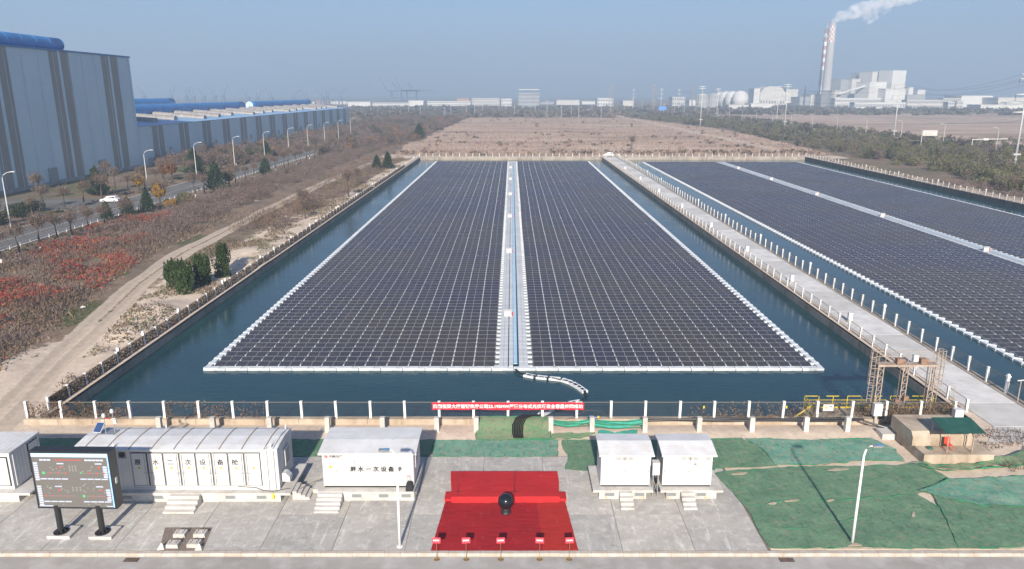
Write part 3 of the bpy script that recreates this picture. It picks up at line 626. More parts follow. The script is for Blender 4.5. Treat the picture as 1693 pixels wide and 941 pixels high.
# ------------------------------------------------------------------ equipment containers
def corr(s, x0, x1, y, z0, z1, side='front', pitch=.30, dep=.03, mi=None):
    """corrugated sheet: trapezoid profile along x (front) or along y (side; then x0,x1 are y and y is x)"""
    n = max(1, int((x1 - x0) / pitch)); p = (x1 - x0) / n; prof = []
    for k in range(n): a = x0 + k * p; prof += [(a, 0), (a + p * .45, 0), (a + p * .55, dep), (a + p * .9, dep)]
    prof.append((x1, 0)); vs = []
    for z in (z0, z1):
        for u, d in prof: vs.append((u, y - d, z) if side == 'front' else ((y + d, u, z) if side == 'right' else (y - d, u, z)))
    m_ = len(prof); s.add(vs, [(i, i + 1, m_ + i + 1, m_ + i) for i in range(m_ - 1)], mi)
def platform(root, x0, x1, y0, y1, zt, inset=.3, vents=(), mat='concrete_pale'):
    B().bx(x0, x1, y0, y1, zt - .17, zt).build('platform_slab', mat, root)
    B().bx(x0 + inset, x1 - inset, y0 + .12, y1 - .2, 0, zt - .172).build('plinth', 'concrete_pale', root)
    for v in vents:
        f = B().bx(v - .36, v + .36, y0 + .09, y0 + .13, zt - .52, zt - .22).build('vent', 'seam_grey', root)
        B().bx(v - .31, v + .31, y0 + .08, y0 + .095, zt - .48, zt - .26).build('louvre', 'vent_grey', f)
def stairs(x0, x1, y_top, zt, n, run, label, flip=0, mat='concrete_pale'):
    t = thing('stairs', label, 'stairs', ((x0 + x1) / 2, y_top, 0))
    for k in range(n):
        z = zt * (n - k) / (n + 0.0) - .03; B().bx(x0 - .015 * (k % 2), x1 + .015 * (k % 2), y_top - run * (k + 1) + .004, y_top - run * k + .0, 0.0 + .02, z).build('step', mat, t)
    return t
def triangle_sign(x, y, z, parent, sz=.13, mat='warn_yellow'):
    a = B().prism([(x - sz, z - sz * .85), (x + sz, z - sz * .85), (x, z + sz)], 'y', y - .012, y, 0).build('warning_sign', mat, parent)
    B().prism([(x - .02, z - sz * .6), (x + .05, z + sz * .05), (x - .01, z + sz * .1), (x + .02, z + sz * .6), (x - .05, z - sz * .05), (x + .005, z - sz * .1)], 'y', y - .016, y - .012).build('bolt_mark', 'ink', a)

# B: long container
xa, xb, ya, yb, z0, z1 = -30.7, -16.5, 47.08, 50.4, .78, 3.86
t = thing('equipment_container', 'long white equipment container with eight doors and a ribbed roof', 'container', (-23.6, 48.7, 0))
platform(t, -31.5, -15.6, 46.6, 50.9, .75, .75, (-27.2, -25.0, -19.9, -17.7))
s = B(); corr(s, xa + .1, -26.95, ya + .031, z0 + .1, z1 - .1); s.bx(xa, xb, ya + .035, yb, z0, z1 - .04)
corr(s, ya + .15, yb - .15, xb + .005, z0 + .12, z1 - .12, 'right'); s.build('shell', 'paint_white', t)
s = B(); s.bx(xa, xb, ya - .01, ya + .06, z0 - .03, z0 + .12); s.bx(xa, xb, ya - .01, ya + .06, z1 - .15, z1)
for x in (xa, xb - .14): s.bx(x, x + .14, ya - .02, ya + .06, z0 + .12, z1 - .15)
s.bx(xb - .02, xb + .045, yb - .15, yb, z0, z1 - .01); s.bx(xb - .02, xb + .045, ya, ya + .14, z0, z1 - .01); s.bx(-26.95, -26.8, ya - .005, ya + .05, z0 + .12, z1 - .15); s.bx(-17.5, -17.35, ya - .005, ya + .05, z0 + .12, z1 - .15); s.build('corner_frame', 'paint_white', t)
prof = [(ya - .12, z1 - .02), (ya - .12, z1 + .06), (ya + .5, z1 + .16), (ya + 1.7, z1 + .24), (yb - .4, z1 + .17), (yb + .08, z1 + .06), (yb + .08, z1 - .02)]
rf = B().prism(prof, 'x', xa - .08, xb + .08).build('roof', 'roof_white', t)
for k in range(9):
    x = xa + .75 + k * 1.58; s = B()
    for (a, za), (b_, zb) in zip(prof[1:-2], prof[2:-1]): s.add([(x - .035, a, za + .002), (x + .035, a, za + .002), (x + .035, b_, zb + .002), (x - .035, b_, zb + .002), (x - .035, a, za + .03), (x + .035, a, za + .03), (x + .035, b_, zb + .03), (x - .035, b_, zb + .03)], [(4, 5, 6, 7), (0, 1, 5, 4), (1, 2, 6, 5), (2, 3, 7, 6), (3, 0, 4, 7)])
    s.build('roof_rib', 'rib_rust', rf)
dw = 9.1 / 8
for k, chh in enumerate('原水二次设备舱 '):
    x0 = -26.72 + k * dw; x1 = x0 + dw - .07; op = {6: .10, 7: -.10}.get(k, 0)
    d = B().bx(x0 - .012, x1 + .012, ya - .012, ya + .034, z0 + .30, z1 - .22).build('door', 'seam_dark', t)
    s = B(); y = ya - .045
    s.add([(x0 + .03, y - (op if k == 7 else 0) * 0, z0 + .345), (x1 - .03, y, z0 + .345), (x1 - .03, y, z1 - .27), (x0 + .03, y, z1 - .27), (x0 + .03, ya - .013, z0 + .345), (x1 - .03, ya - .013, z0 + .345), (x1 - .03, ya - .013, z1 - .27), (x0 + .03, ya - .013, z1 - .27)], [(0, 1, 2, 3), (0, 4, 5, 1), (1, 5, 6, 2), (2, 6, 7, 3), (3, 7, 4, 0)])
    s.build('leaf', 'paint_white', d)
    hx = x1 - .14 if k % 2 == 0 else x0 + .14
    s = B(); s.cyl((hx, ya - .075, z0 + .36), (hx, ya - .075, z1 - .3), .018, n=6); s.bx(hx - .16, hx + .16, ya - .09, ya - .05, z0 + 1.28, z0 + 1.33); s.build('lock_bar', 'steel', d)
    triangle_sign((x0 + x1) / 2 + (.03 if k % 2 else -.05), ya - .047, z0 + 1.72, d, .115)
    if chh.strip(): text(chh, .46, ((x0 + x1) / 2 - .10 + (.12 if k % 2 else 0), ya - .052, z0 + 2.12), d, 'ink', bold=.006)
s = B(); s.cyl((-27.35, ya - .05, z1 - .38), (-27.35, ya + .02, z1 - .38), .19, n=14); s.build('fan_outlet', 'black_rubber', t)
B().bx(-27.62, -27.08, ya - .012, ya + .02, z1 - .66, z1 - .16).build('fan_plate', 'vent_grey', t)
s = B()
for x in (-17.2, -16.72): s.bx(x - .02, x + .02, ya - .13, ya - .09, z0 + .05, z1 + .25)
for k in range(10): s.bx(-17.18, -16.74, ya - .12, ya - .10, z0 + .25 + k * .31, z0 + .275 + k * .31)
s.build('ladder', 'steel_pale', t)
for x, y in ((-27.9, ya + .1), (-25.6, yb - .15), (-16.75, yb - .2), (-16.9, ya + .1)): B().lathe((x, y, z1), [(.07, 0), (.07, .1), (.04, .16), (.075, .26), (.03, .40), (.012, .55)], 8).build('lightning_rod', 'paint_white', t)
ac = B().bx(xb + .06, xb + .16, 48.4, 49.4, 1.9, 3.2).build('air_vent', 'paint_white', t); B().bx(xb + .16, xb + .17, 48.5, 49.3, 2.0, 3.1).build('grille', 'seam_grey', ac)
hd = B().prism([(xb + .05, 1.1), (xb + .62, 1.1), (xb + .62, 1.45), (xb + .35, 1.75), (xb + .05, 1.75)], 'y', 47.6, 48.2).build('exhaust_hood', 'paint_white', t)
B().tube([(-16.6, 50.2, 4.0), (-16.66, 49, 4.15), (-16.7, 47.3, 4.0), (-16.72, 46.98, 3.8)], .022, 5).build('earth_cable', 'pvc_black', t)
B().tube([(-19.4, 46.98, 1.06), (-18.2, 46.93, 1.02), (-17.6, 46.85, .82), (-16.9, 46.8, .79), (-15.9, 47.2, .8), (-15.3, 47.6, .5), (-14.3, 47.9, .9), (-13.5, 47.9, 1.2)], .022, 5).build('supply_cable', 'pvc_black', t)
B().bx(-16.9, -16.75, 46.58, 46.6, .3, .74).build('hazard_tape', 'warn_yellow', t)
stairs(-24.0, -21.9, 46.6, .75, 4, .36, 'concrete steps up to the long white container')
# steps between the containers
t2 = thing('stairs', 'concrete side steps between the long container and the square cabin', 'stairs', (-14.8, 47.9, 0))
for k in range(4): B().bx(-15.596 + k * .3, -15.3 + k * .3, 47.0, 48.3, .02, .66 - .16 * k).build('step', 'concrete_pale', t2)
B().bx(-14.396, -13.9, 47.9, 50.5, .02, .30).build('landing', 'concrete_pale', t2)
# weather station on its roof
w = thing('weather_station', 'small weather station with a tilted solar panel on the container roof', 'weather station', (-29.5, 49.3, 4.1))
B().bx(-30.0, -28.8, 48.9, 49.7, 4.09, 4.14).build('base_plate', 'steel', w)
s = B(); s.cyl((-29.5, 49.2, 4.1), (-29.5, 49.2, 5.35), .03); s.cyl((-28.95, 49.4, 4.1), (-28.95, 49.4, 5.6), .03); s.cyl((-29.7, 49.2, 5.1), (-28.8, 49.4, 5.15), .02); s.build('mast', 'steel', w)
for x, y, z in ((-29.5, 49.2, 5.35), (-28.98, 49.4, 5.6)): B().lathe((x, y, z), [(.05, 0), (.13, .03), (.13, .2), (.08, .28), (.03, .3)], 10).build('sensor', 'paint_white', w)
B().cb((-29.25, 49.25, 5.22), (.3, .1, .08)).build('sensor_arm', 'red_plastic', w); B().cb((-28.8, 49.35, 4.95), (.24, .16, .3)).build('logger_box', 'steel_pale', w)
pb = B().add([(-30.25, 48.85, 4.32), (-29.65, 48.75, 4.32), (-29.45, 49.2, 4.95), (-30.05, 49.3, 4.95), (-30.24, 48.88, 4.29), (-29.64, 48.78, 4.29), (-29.44, 49.23, 4.92), (-30.04, 49.33, 4.92)], [(0, 1, 2, 3), (7, 6, 5, 4), (0, 4, 5, 1), (1, 5, 6, 2), (2, 6, 7, 3), (3, 7, 4, 0)]).build('panel', 'alu', w)
B().add([(-30.21, 48.853, 4.37), (-29.68, 48.765, 4.37), (-29.50, 49.16, 4.92), (-30.03, 49.25, 4.92)], [(0, 1, 2, 3)]).build('cell_face', 'cell_blue', pb).location.z += .006

# A: container at the left edge
t = thing('equipment_container', 'corrugated white container at the left edge of the frame behind the display', 'container', (-36.5, 48.7, 0))
platform(t, -42.4, -33.95, 46.6, 50.9, .75, .9)
s = B(); s.bx(-41.35, -35.3, 47.1, 50.4, .78, 3.58); corr(s, -41.25, -36.95, 47.095, .9, 3.5); corr(s, 47.2, 50.3, -35.294, .92, 3.45, 'right', .34, .05); s.build('shell', 'paint_white', t)
s = B(); corr(s, -41.37, -35.25, 0, 47.05, 50.45, 'front', .34); rs = B(); rs.v = [(x, z, 3.60 - y) for x, y, z in s.v]; rs.f = s.f; rs.m = s.m; rs.bx(-41.4, -35.23, 47.03, 50.48, 3.50, 3.595); rs.build('roof', 'roof_white', t)
d = B().bx(-36.75, -35.45, 47.06, 47.098, 1.05, 3.3).build('door', 'seam_dark', t); B().bx(-36.68, -35.52, 47.03, 47.058, 1.12, 3.23).build('leaf', 'paint_white', d); triangle_sign(-36.2, 47.028, 2.55, d, .17)
d = B().bx(-35.29, -35.24, 49.0, 50.1, 1.05, 3.35).build('door', 'seam_dark', t); B().bx(-35.25, -35.2, 49.07, 50.03, 1.12, 3.28).build('leaf', 'paint_white', d)

# C: square cabin
xa, xb, ya, yb, z0, z1 = -13.4, -6.98, 47.3, 50.85, .92, 3.58
t = thing('equipment_cabin', 'square white equipment cabin with a flat overhanging roof behind the carpet', 'cabin', (-10.2, 49, 0))
platform(t, -13.75, -6.75, 46.75, 51.1, .78, .06, (-11.0, -9.1, -7.5))
B().bx(xa + .05, xb - .05, ya + .08, yb - .05, .78, .92).build('base_frame', 'black_metal', t)
s = B(); s.bx(xa, xb, ya + .03, yb, z0, z1); corr(s, xa + 1.2, xb - .05, ya + .028, z0 + .02, z1 - .02, 'front', .2, .018); corr(s, ya + .1, yb - .05, xb + .005, z0 + .02, z1 - .02, 'right', .2, .018); s.build('shell', 'paint_white', t)
pr = [(47.1, 3.44), (47.1, 3.56), (48.9, 3.76), (51.0, 3.70), (51.0, 3.58), (48.9, 3.62)]
rf = B().prism(pr, 'x', -13.62, -6.72).build('roof', 'roof_white', t); B().bx(-13.63, -6.71, 47.08, 47.098, 3.43, 3.565).build('fascia', 'paint_white', rf)
d = B().bx(xa + .06, xa + 1.12, ya + .008, ya + .03, z0 + .03, z1 - .50).build('door', 'seam_grey', t); B().bx(xa + .08, xa + 1.10, ya - .018, ya + .008, z0 + .05, z1 - .52).build('leaf', 'paint_white', d); triangle_sign(xa + .58, ya - .019, z0 + 1.55, d, .15)
B().bx(xa + .95, xa + 1.05, ya - .06, ya - .02, z0 + 1.18, z0 + 1.22).build('handle', 'black_metal', d)
B().bx(xa + .0, xa + 1.2, ya - .12, ya + .02, z1 - .46, z1 - .43).build('door_canopy', 'steel_pale', t)
for x, z in ((-11.3, 2.95), (-8.55, 2.95), (-11.3, 1.3), (-8.55, 1.3)):
    l = B().prism([(ya - .13, z - .19), (ya - .13, z + .02), (ya + .02, z + .21), (ya + .02, z - .19)], 'x', x - .19, x + .19).build('vent_hood', 'paint_white', t)
B().bx(-12.12, -11.9, ya - .06, ya + .012, 2.05, 2.25).build('intercom', 'steel_pale', t)
for k, c in enumerate('原水一次设备舱'): text(c, .43, (-11.25 + k * .54, ya - .006, 2.22), t, 'ink', bold=.012)
s = B(); x0 = -13.22; z_ = 3.27
for a, b_, c, e in ((0, .05, -.1, .1), (.07, .20, .06, .1), (.07, .20, -.02, .02), (.07, .20, -.1, -.06), (.15, .2, -.1, .1), (.07, .11, .0, .1)): s.bx(x0 + a, x0 + b_, ya - .012, ya + .006, z_ + c, z_ + e)
s.build('emblem', 'logo_red', t); text('中国大唐', .24, (-12.45, ya - .008, 3.27), t, 'ink', bold=.008)
wv = B().bx(xb + .02, xb + .09, 48.0, 48.9, 2.0, 3.2).build('side_vent', 'paint_white', t); B().bx(xb + .09, xb + .10, 48.1, 48.8, 2.1, 3.1).build('grille', 'seam_grey', wv)
stairs(-13.65, -11.95, 46.75, .78, 5, .3, 'concrete steps at the left corner of the square white cabin')
# speaker box standing on the platform corner
t = thing('speaker', 'black portable speaker with a red handle on the cabin platform corner', 'speaker', (-7.25, 46.95, .78))
B().prism([(-.24, 0), (.24, 0), (.26, .1), (.22, .55), (.12, .66), (-.12, .66), (-.22, .55), (-.26, .1)], 'y', -.16, .16).build('case', 'black_rubber', t, local=True)
s = B(); s.cyl((-.15, .1, .62), (-.15, .1, 1.05), .014, n=5); s.cyl((.02, .1, .62), (.02, .1, 1.05), .014, n=5); s.build('pull_bars', 'steel', t, local=True); B().cyl((-.18, .1, 1.06), (.05, .1, 1.06), .025, n=6).build('handle', 'red_plastic', t, local=True)
B().cyl((0, -.165, .28), (0, -.16, .28), .17, n=14).build('cone', 'seam_dark', t, local=True)

# D, E: twin kiosks
def kiosk(x0, label, leftvent, slabx, stx, lab2):
    x1 = x0 + 3.5; ya, yb, z0, z1 = 47.5, 49.75, .88, 3.30
    t = thing('transformer_kiosk', label, 'kiosk', (x0 + 1.75, 48.6, 0))
    platform(t, slabx[0], slabx[1], 46.98, 50.6, .75, .45, (x0 + .62, x0 + 2.75))
    B().bx(x0 + .04, x1 - .04, ya + .06, yb - .05, .75, .88).build('base_frame', 'black_metal', t)
    B().bx(x0, x1, ya, yb, z0, z1).build('shell', 'paint_white', t)
    pr = [(47.12, 3.30), (47.12, 3.40), (48.75, 3.74), (50.1, 3.62), (50.1, 3.50), (48.75, 3.60)]
    rf = B().prism(pr, 'x', x0 - .18, x1 + .20).build('roof', 'roof_white', t); B().bx(x0 - .19, x1 + .21, 47.10, 47.118, 3.29, 3.41).build('fascia', 'paint_white', rf)
    cuts = (.02, .95, 1.68, 2.48, 3.48) if leftvent else (.02, 1.15, 1.92, 2.72, 3.48)
    for k in range(4):
        a, b_ = x0 + cuts[k] + .012, x0 + cuts[k + 1] - .012; zt = z1 - .06
        if (leftvent and k in (1, 2)) or (not leftvent and k in (1, 2, 3)): zt = z1 - .52
        d = B().bx(a, b_, ya - .014, ya + .001, z0 + .03, zt).build('door', 'paint_white', t)
        if k: B().bx(a - .035, a + .012, ya - .018, ya - .0145, z0 + .03, z1 - .06).build('door_gap', 'seam_grey', t)
        if k != 0 or not leftvent: B().bx(b_ - .12 if k % 2 else a + .06, b_ - .07 if k % 2 else a + .11, ya - .035, ya - .012, z0 + 1.0, z0 + 1.18).build('handle', 'vent_grey', d)
        if (leftvent and k in (1, 3)) or (not leftvent and k != 2):
            xm = (a + b_) / 2; s = B(); sz = .13; zz = z0 + 1.62
            for p, q in (((-sz, -.1), (sz, -.1)), ((sz, -.1), (0, .13)), ((0, .13), (-sz, -.1))): s.cyl((xm + p[0], ya - .017, zz + p[1]), (xm + q[0], ya - .017, zz + q[1]), .014, n=4)
            s.build('warning_mark', 'seam_grey', d)
    vb = (1.02, 1.46, 1.9) if leftvent else (1.25, 1.69, 2.13, 3.0)
    for v in vb:
        f = B().bx(x0 + v, x0 + v + .40, ya - .018, ya + .002, z1 - .47, z1 - .08).build('vent', 'steel_pale', t)
        for q in range(5): B().bx(x0 + v + .02, x0 + v + .38, ya - .028, ya - .017, z1 - .44 + q * .072, z1 - .405 + q * .072).build('slat', 'vent_grey', f)
    if not leftvent: B().bx(x0 + 2.2, x0 + 2.38, ya - .02, ya - .013, z0 + 1.62, z0 + 1.7).build('nameplate', 'ink', t)
    for q in (.35, 3.0):
        hz_ = B().bx(x0 + q, x0 + q + .07, 47.085, 47.10, .05, .56).build('hazard_tape', 'warn_yellow', t)
        for e in range(4): B().bx(x0 + q, x0 + q + .07, 47.08, 47.086, .1 + e * .12, .15 + e * .12).build('stripe', 'ink', hz_)
    stairs(stx[0], stx[1], 46.98, .75, 4, .33, lab2)
    return t
kd = kiosk(6.32, 'left one of the twin white kiosks, with three vents under the eave', True, (5.75, 10.0), (7.6, 8.5), 'concrete steps in front of the left twin kiosk')
s = B().bx(9.83, 9.9, 47.7, 48.3, 2.3, 3.0).build('side_hood', 'paint_white', kd)
ke = kiosk(10.72, 'right one of the twin white kiosks, with a fourth vent at its corner', False, (10.55, 15.0), (11.95, 12.85), 'concrete steps in front of the right twin kiosk')
t = thing('switch_box', 'pale grey switch box on a steel frame between the twin kiosks', 'switch box', (10.25, 47.7, 0))
B().cb((10.22, 47.55, 2.25), (.5, .5, .95)).build('case', 'steel_pale', t); B().cb((10.22, 47.29, 2.25), (.42, .02, .85)).build('door', 'paint_white', t)
s = B()
for x, y in ((10.05, 47.4), (10.4, 47.4), (10.05, 47.75), (10.4, 47.75)): s.bx(x - .03, x + .03, y - .03, y + .03, .02, 1.78)
s.cyl((10.05, 47.4, .3), (10.4, 47.4, 1.2), .02, n=4); s.build('stand', 'steel', t)
B().tube([(10.3, 47.6, 1.8), (10.35, 47.6, 1.0), (10.25, 47.55, .5), (10.45, 47.6, .2)], .035, 5).build('conduit', 'pvc_black', t)

# ------------------------------------------------------------------ display board
t = thing('display_board', 'large black framed electronic display standing on two black posts', 'display', (-28.1, 42.7, 0), R(-1.2))
for x in (-1.42, 1.32):
    p = B().cyl((x, 0, .22), (x, 0, 2.2), .19, n=14).build('post', 'black_metal', t, local=True)
    s = B(); s.cyl((x, 0, .22), (x, 0, .27), .46, n=20)
    for k in range(8):
        a = k * math.pi / 4; s.add([(x + .18 * math.cos(a), .18 * math.sin(a), .27), (x + .42 * math.cos(a), .42 * math.sin(a), .27), (x + .18 * math.cos(a), .18 * math.sin(a), .5), (x + .18 * math.cos(a + .12), .18 * math.sin(a + .12), .27), (x + .42 * math.cos(a + .05), .42 * math.sin(a + .05), .27), (x + .18 * math.cos(a + .12), .18 * math.sin(a + .12), .5)], [(0, 1, 2), (3, 5, 4), (0, 2, 5, 3), (1, 4, 5, 2)])
    s.build('base_flange', 'black_metal', p, local=True)
    B().cb((x + .1, .1, .11), (1.5, 1.25, .2)).build('footing', 'concrete_pale', t, local=True)
B().bx(-2.6, 2.6, -.1, .62, 1.98, 6.02).build('housing', 'black_metal', t, local=True)
m, nt, b = newmat('screen'); b.inputs['Base Color'].default_value = (.115, .11, .10, 1); b.inputs['Roughness'].default_value = .5; b.inputs['Emission Color'].default_value = (.30, .285, .26, 1); b.inputs['Emission Strength'].default_value = .05
def emis(n_, c, e=.45):
    m, nt, b = newmat(n_); b.inputs['Base Color'].default_value = c4(c); b.inputs['Emission Color'].default_value = c4(c); b.inputs['Emission Strength'].default_value = e
emis('ui_blue', (.36, .55, .70), .2); emis('ui_white', (.38, .42, .52), .1); emis('ui_red', (.45, .06, .06), .1); emis('ui_green', (.05, .55, .12), .15); emis('ui_grey', (.22, .22, .21), .15); emis('ui_edge', (.22, .45, .9), .4)
scr = B().bx(-2.46, 2.46, -.112, -.102, 2.1, 5.9).build('screen', 'screen', t, local=True)
U = lambda u: -2.46 + 4.92 * u
V = lambda v: 5.9 - 3.8 * v
def ui(nm, mat, rects):
    s = B()
    for u0, v0, u1, v1 in rects: s.bx(U(u0), U(u1), -.117, -.1125, V(v1), V(v0))
    s.build(nm, mat, scr, local=True)
ui('title_bar', 'ui_blue', [(0, 0, 1, .065)]); ui('screen_edge', 'ui_edge', [(.985, .066, 1, 1)])
but = [(.10 + .05 * k, .105, .145 + .05 * k, .135) for k in range(3)] + [(.69 + .05 * k, .105, .735 + .05 * k, .135) for k in range(5)]
but += [(.01, .165 + .043 * k, .065, .198 + .043 * k) for k in range(8)] + [(.01, .60 + .043 * k, .065, .633 + .043 * k) for k in range(9)]
but += [(.915, .23 + .045 * k, .97, .265 + .045 * k) for k in range(5)] + [(.915, .66 + .045 * k, .97, .695 + .045 * k) for k in range(5)]
but += [(a + .093 * k, v, a + .083 + .093 * k, v + .022) for a, v, n_ in ((.075, .46, 4), (.60, .46, 4), (.075, .885, 4), (.60, .885, 4)) for k in range(n_)] + [(a, v, a + .09, v + .022) for a, v in ((.32, .175), (.82, .175), (.25, .60), (.79, .60))] + [(0, .972, .2, .99), (.9, .972, .98, .99)]
ui('buttons', 'ui_white', but)
red = [(a + .095 * k, v, a + .02 + .095 * k, v + .03) for a, v, n_ in ((.22, .345, 3), (.725, .345, 3), (.10, .775, 4), (.725, .775, 3)) for k in range(n_)] + [(a, v, a + .025, v + .035) for a, v in ((.345, .235), (.855, .235), (.285, .665), (.84, .665))] + [(.30 + .022 * k, .112, .316 + .022 * k, .13) for k in range(16)]
ui('red_marks', 'ui_red', red); ui('green_marks', 'ui_green', [(.115, .34, .14, .38), (.61, .345, .625, .37), (.60, .77, .622, .81)])
gl = [(a + random.uniform(0, .3), v + random.uniform(0, .12), 0, 0) for a in (.12, .6) for v in (.22, .52, .64, .92) for k in range(8)]
ui('readings', 'ui_grey', [(a, v, a + .02, v + .012) for a, v, _, _ in gl if v < .96] + [(.12, .358, .42, .362), (.62, .358, .9, .362), (.12, .788, .5, .792), (.62, .788, .9, .792)] + [(.47 + .04 * k, .22 + .03 * j, .49 + .04 * k, .235 + .03 * j) for k in range(3) for j in range(4)] + [(.47 + .05 * k, .62 + .03 * j, .49 + .05 * k, .635 + .03 * j) for k in range(3) for j in range(3)])
B().bx(2.6, 2.64, .1, .3, 3.7, 4.1).build('control_box', 'steel_pale', t, local=True)

# ------------------------------------------------------------------ ceremony: carpet, stage, ball, stands
def carpet(pts, zt, label, mat, n=40):
    """thin cloth with slightly wavy edges"""
    s = B(); out = []
    for (ax, ay), (bx_, by) in zip(pts, pts[1:] + pts[:1]):
        for k in range(n): f = k / n; out.append((ax + (bx_ - ax) * f + random.uniform(-.012, .012), ay + (by - ay) * f + random.uniform(-.012, .012)))
    s.prism(out, 'z', .026, zt); o = s.build('carpet', mat); return tag(o, label, 'carpet')
carpet([(-5.14, 40.93), (2.25, 40.93), (2.05, 46.78), (-4.72, 46.75)], .036, 'large dark red carpet in front of the stage', 'carpet')
carpet([(1.96, 40.93), (4.2, 40.95), (3.76, 46.82), (1.76, 46.8)], .043, 'brighter red carpet strip along the right side of the dark red one', 'carpet_bright')
st = thing('stage', 'low stage wrapped in bright red carpet with a loose front skirt', 'stage', (-.5, 48.4, 0))
B().add([(-4.25, 46.62, .46), (3.33, 46.66, .46), (3.45, 48.9, .46), (3.42, 50.3, .44), (-4.62, 50.3, .44), (-4.5, 48.9, .46), (-4.22, 46.7, .03), (3.30, 46.72, .03), (3.47, 50.2, .03), (-4.58, 50.2, .03)], [(0, 1, 2, 3, 4, 5), (1, 7, 8, 3, 2), (3, 8, 9, 4), (4, 9, 6, 0, 5), (6, 9, 8, 7)]).build('deck', 'carpet_stage', st)
s = B(); n = 70; vs = []
for j, (z, o_) in enumerate(((.475, .0), (.44, .03), (.2, .035), (.04, .07))):
    for k in range(n + 1):
        x = -4.28 + 7.64 * k / n; vs.append((x, 46.60 + .05 * k / n - o_ - (.018 * math.sin(k * .9) + .02 * math.sin(k * .37)) * (j / 3), z - (.03 if j == 3 and k % 23 > 17 else 0)))
s.add(vs, [(j * (n + 1) + k, j * (n + 1) + k + 1, (j + 1) * (n + 1) + k + 1, (j + 1) * (n + 1) + k) for j in range(3) for k in range(n)]); s.build('skirt', 'carpet_stage', st, smooth=True)
for y in (47.3, 48.15, 48.9, 49.6): B().bx(-4.45, 3.4, y - .012, y + .012, .458, .464).build('carpet_seam', 'carpet', st)
for x0, x1 in ((-4.78, -4.28), (3.36, 3.86)): B().bx(x0, x1, 46.75, 47.7, .03, .24).build('side_step', 'carpet_stage', st)
t = thing('inflatable_ball', 'glossy black ball on a round black base in front of the stage', 'ball', (-.42, 45.3, .04))
s = B(); pf = [(.555 * math.sin(math.pi * k / 20) + .001, .30 + .555 - .555 * math.cos(math.pi * k / 20)) for k in range(21)]; s.lathe((0, 0, 0), pf, 32); s.build('sphere', 'ball_black', t, local=True, smooth=True)
B().lathe((0, 0, 0), [(.36, 0), (.37, .06), (.33, .16), (.30, .34), (.28, .40)], 24).build('base', 'black_metal', t, local=True); B().cyl((0, 0, .40), (0, 0, .43), .315, n=24).build('collar', 'steel', t, local=True)
for x, lb in ((-3.85, 'thin black microphone stand at the left of the stage'), (.15, 'thin black microphone stand right of the middle of the stage')):
    t = thing('microphone_stand', lb, 'microphone stand', (x, 47.1, .46))
    s = B(); s.cyl((0, 0, .12), (0, 0, 1.55), .014, .011, n=6); s.cyl((0, 0, 1.5), (.02, -.22, 1.66), .01, n=5); s.build('pole', 'black_metal', t, local=True)
    for k in range(3): a = k * 2.1 + .5; B().cyl((0, 0, .16), (.34 * math.cos(a), .34 * math.sin(a), .012), .014, n=5).build('leg', 'black_metal', t, local=True)
    B().lathe((.02, -.24, 1.62), [(.012, 0), (.018, .1), (.032, .13), (.03, .18), (.01, .2)], 8).build('microphone', 'black_rubber', t, local=True)
for k, x in enumerate((-4.69, -2.85, -.70, 1.72, 3.57)):
    t = thing('sign_stand', ('leftmost', 'second from left', 'middle', 'second from right', 'rightmost')[k] + ' of the five small red signs on brass stands along the kerb', 'sign stand', (x, 40.25, -.13), R(random.uniform(-5, 5)), 'red signs along the kerb')
    B().lathe((0, 0, 0), [(.2, 0), (.2, .02), (.15, .04), (.03, .06), (.02, .12)], 16).build('base', 'gold', t, local=True); B().cyl((0, 0, .05), (0, 0, 1.25), .016, n=8).build('pole', 'gold', t, local=True)
    bd = B().prism([(-.06, 1.18), (-.04, 1.16), (.10, 1.46), (.08, 1.48)], 'x', -.26, .26).build('board', 'banner_red', t, local=True)
    s = B()
    for q in range(4): a = -.19 + q * .098; s.add([(a, -.006 - .007, 1.30), (a + .07, -.006 - .007, 1.30), (a + .07, .027 - .007, 1.37), (a, .027 - .007, 1.37)], [(0, 1, 2, 3)])
    s.build('white_characters', 'banner_text', bd, local=True)

# footing blocks on a gravel patch
o = B().prism([(-23.1, 43.5), (-19.95, 43.5), (-19.55, 40.95), (-22.3, 40.95)], 'z', .005, .035).build('gravel_patch', 'gravel'); tag(o, kind='structure')
for k, (x, y, n_) in enumerate(((-21.65, 42.6, 'back left'), (-20.35, 42.6, 'back right'), (-21.6, 41.45, 'front left'), (-20.3, 41.5, 'front right'))):
    t = thing('footing_block', n_ + ' of the four small concrete footings on the gravel patch', 'footing', (x, y, .03), 0, 'footings on the gravel patch')
    B().cb((0, 0, .12), (.78, .6, .26), taper=.94).build('block', 'concrete_pale', t, local=True)
    for a, b_ in ((-.2, -.12), (.2, -.12), (-.2, .14), (.2, .14)): B().cyl((a, b_, .24), (a + .02, b_, .40), .022, n=5).build('bolt', 'rust', t, local=True)
for k, (x, y, n_) in enumerate(((-22.25, 41.15, 'left'), (-19.85, 41.1, 'right'))):
    o = B().add([(x - .22, y - .2, .02), (x + .24, y - .16, .02), (x + .2, y + .22, .02), (x - .18, y + .2, .02), (x - .02, y + .05, .40), (x + .08, y + .02, .36)], [(0, 1, 5, 4), (1, 2, 5), (2, 3, 4, 5), (3, 0, 4), (3, 2, 1, 0)]).build('concrete_wedge', 'concrete_pale'); tag(o, n_ + ' pale concrete wedge at the front of the gravel patch', 'concrete wedge')

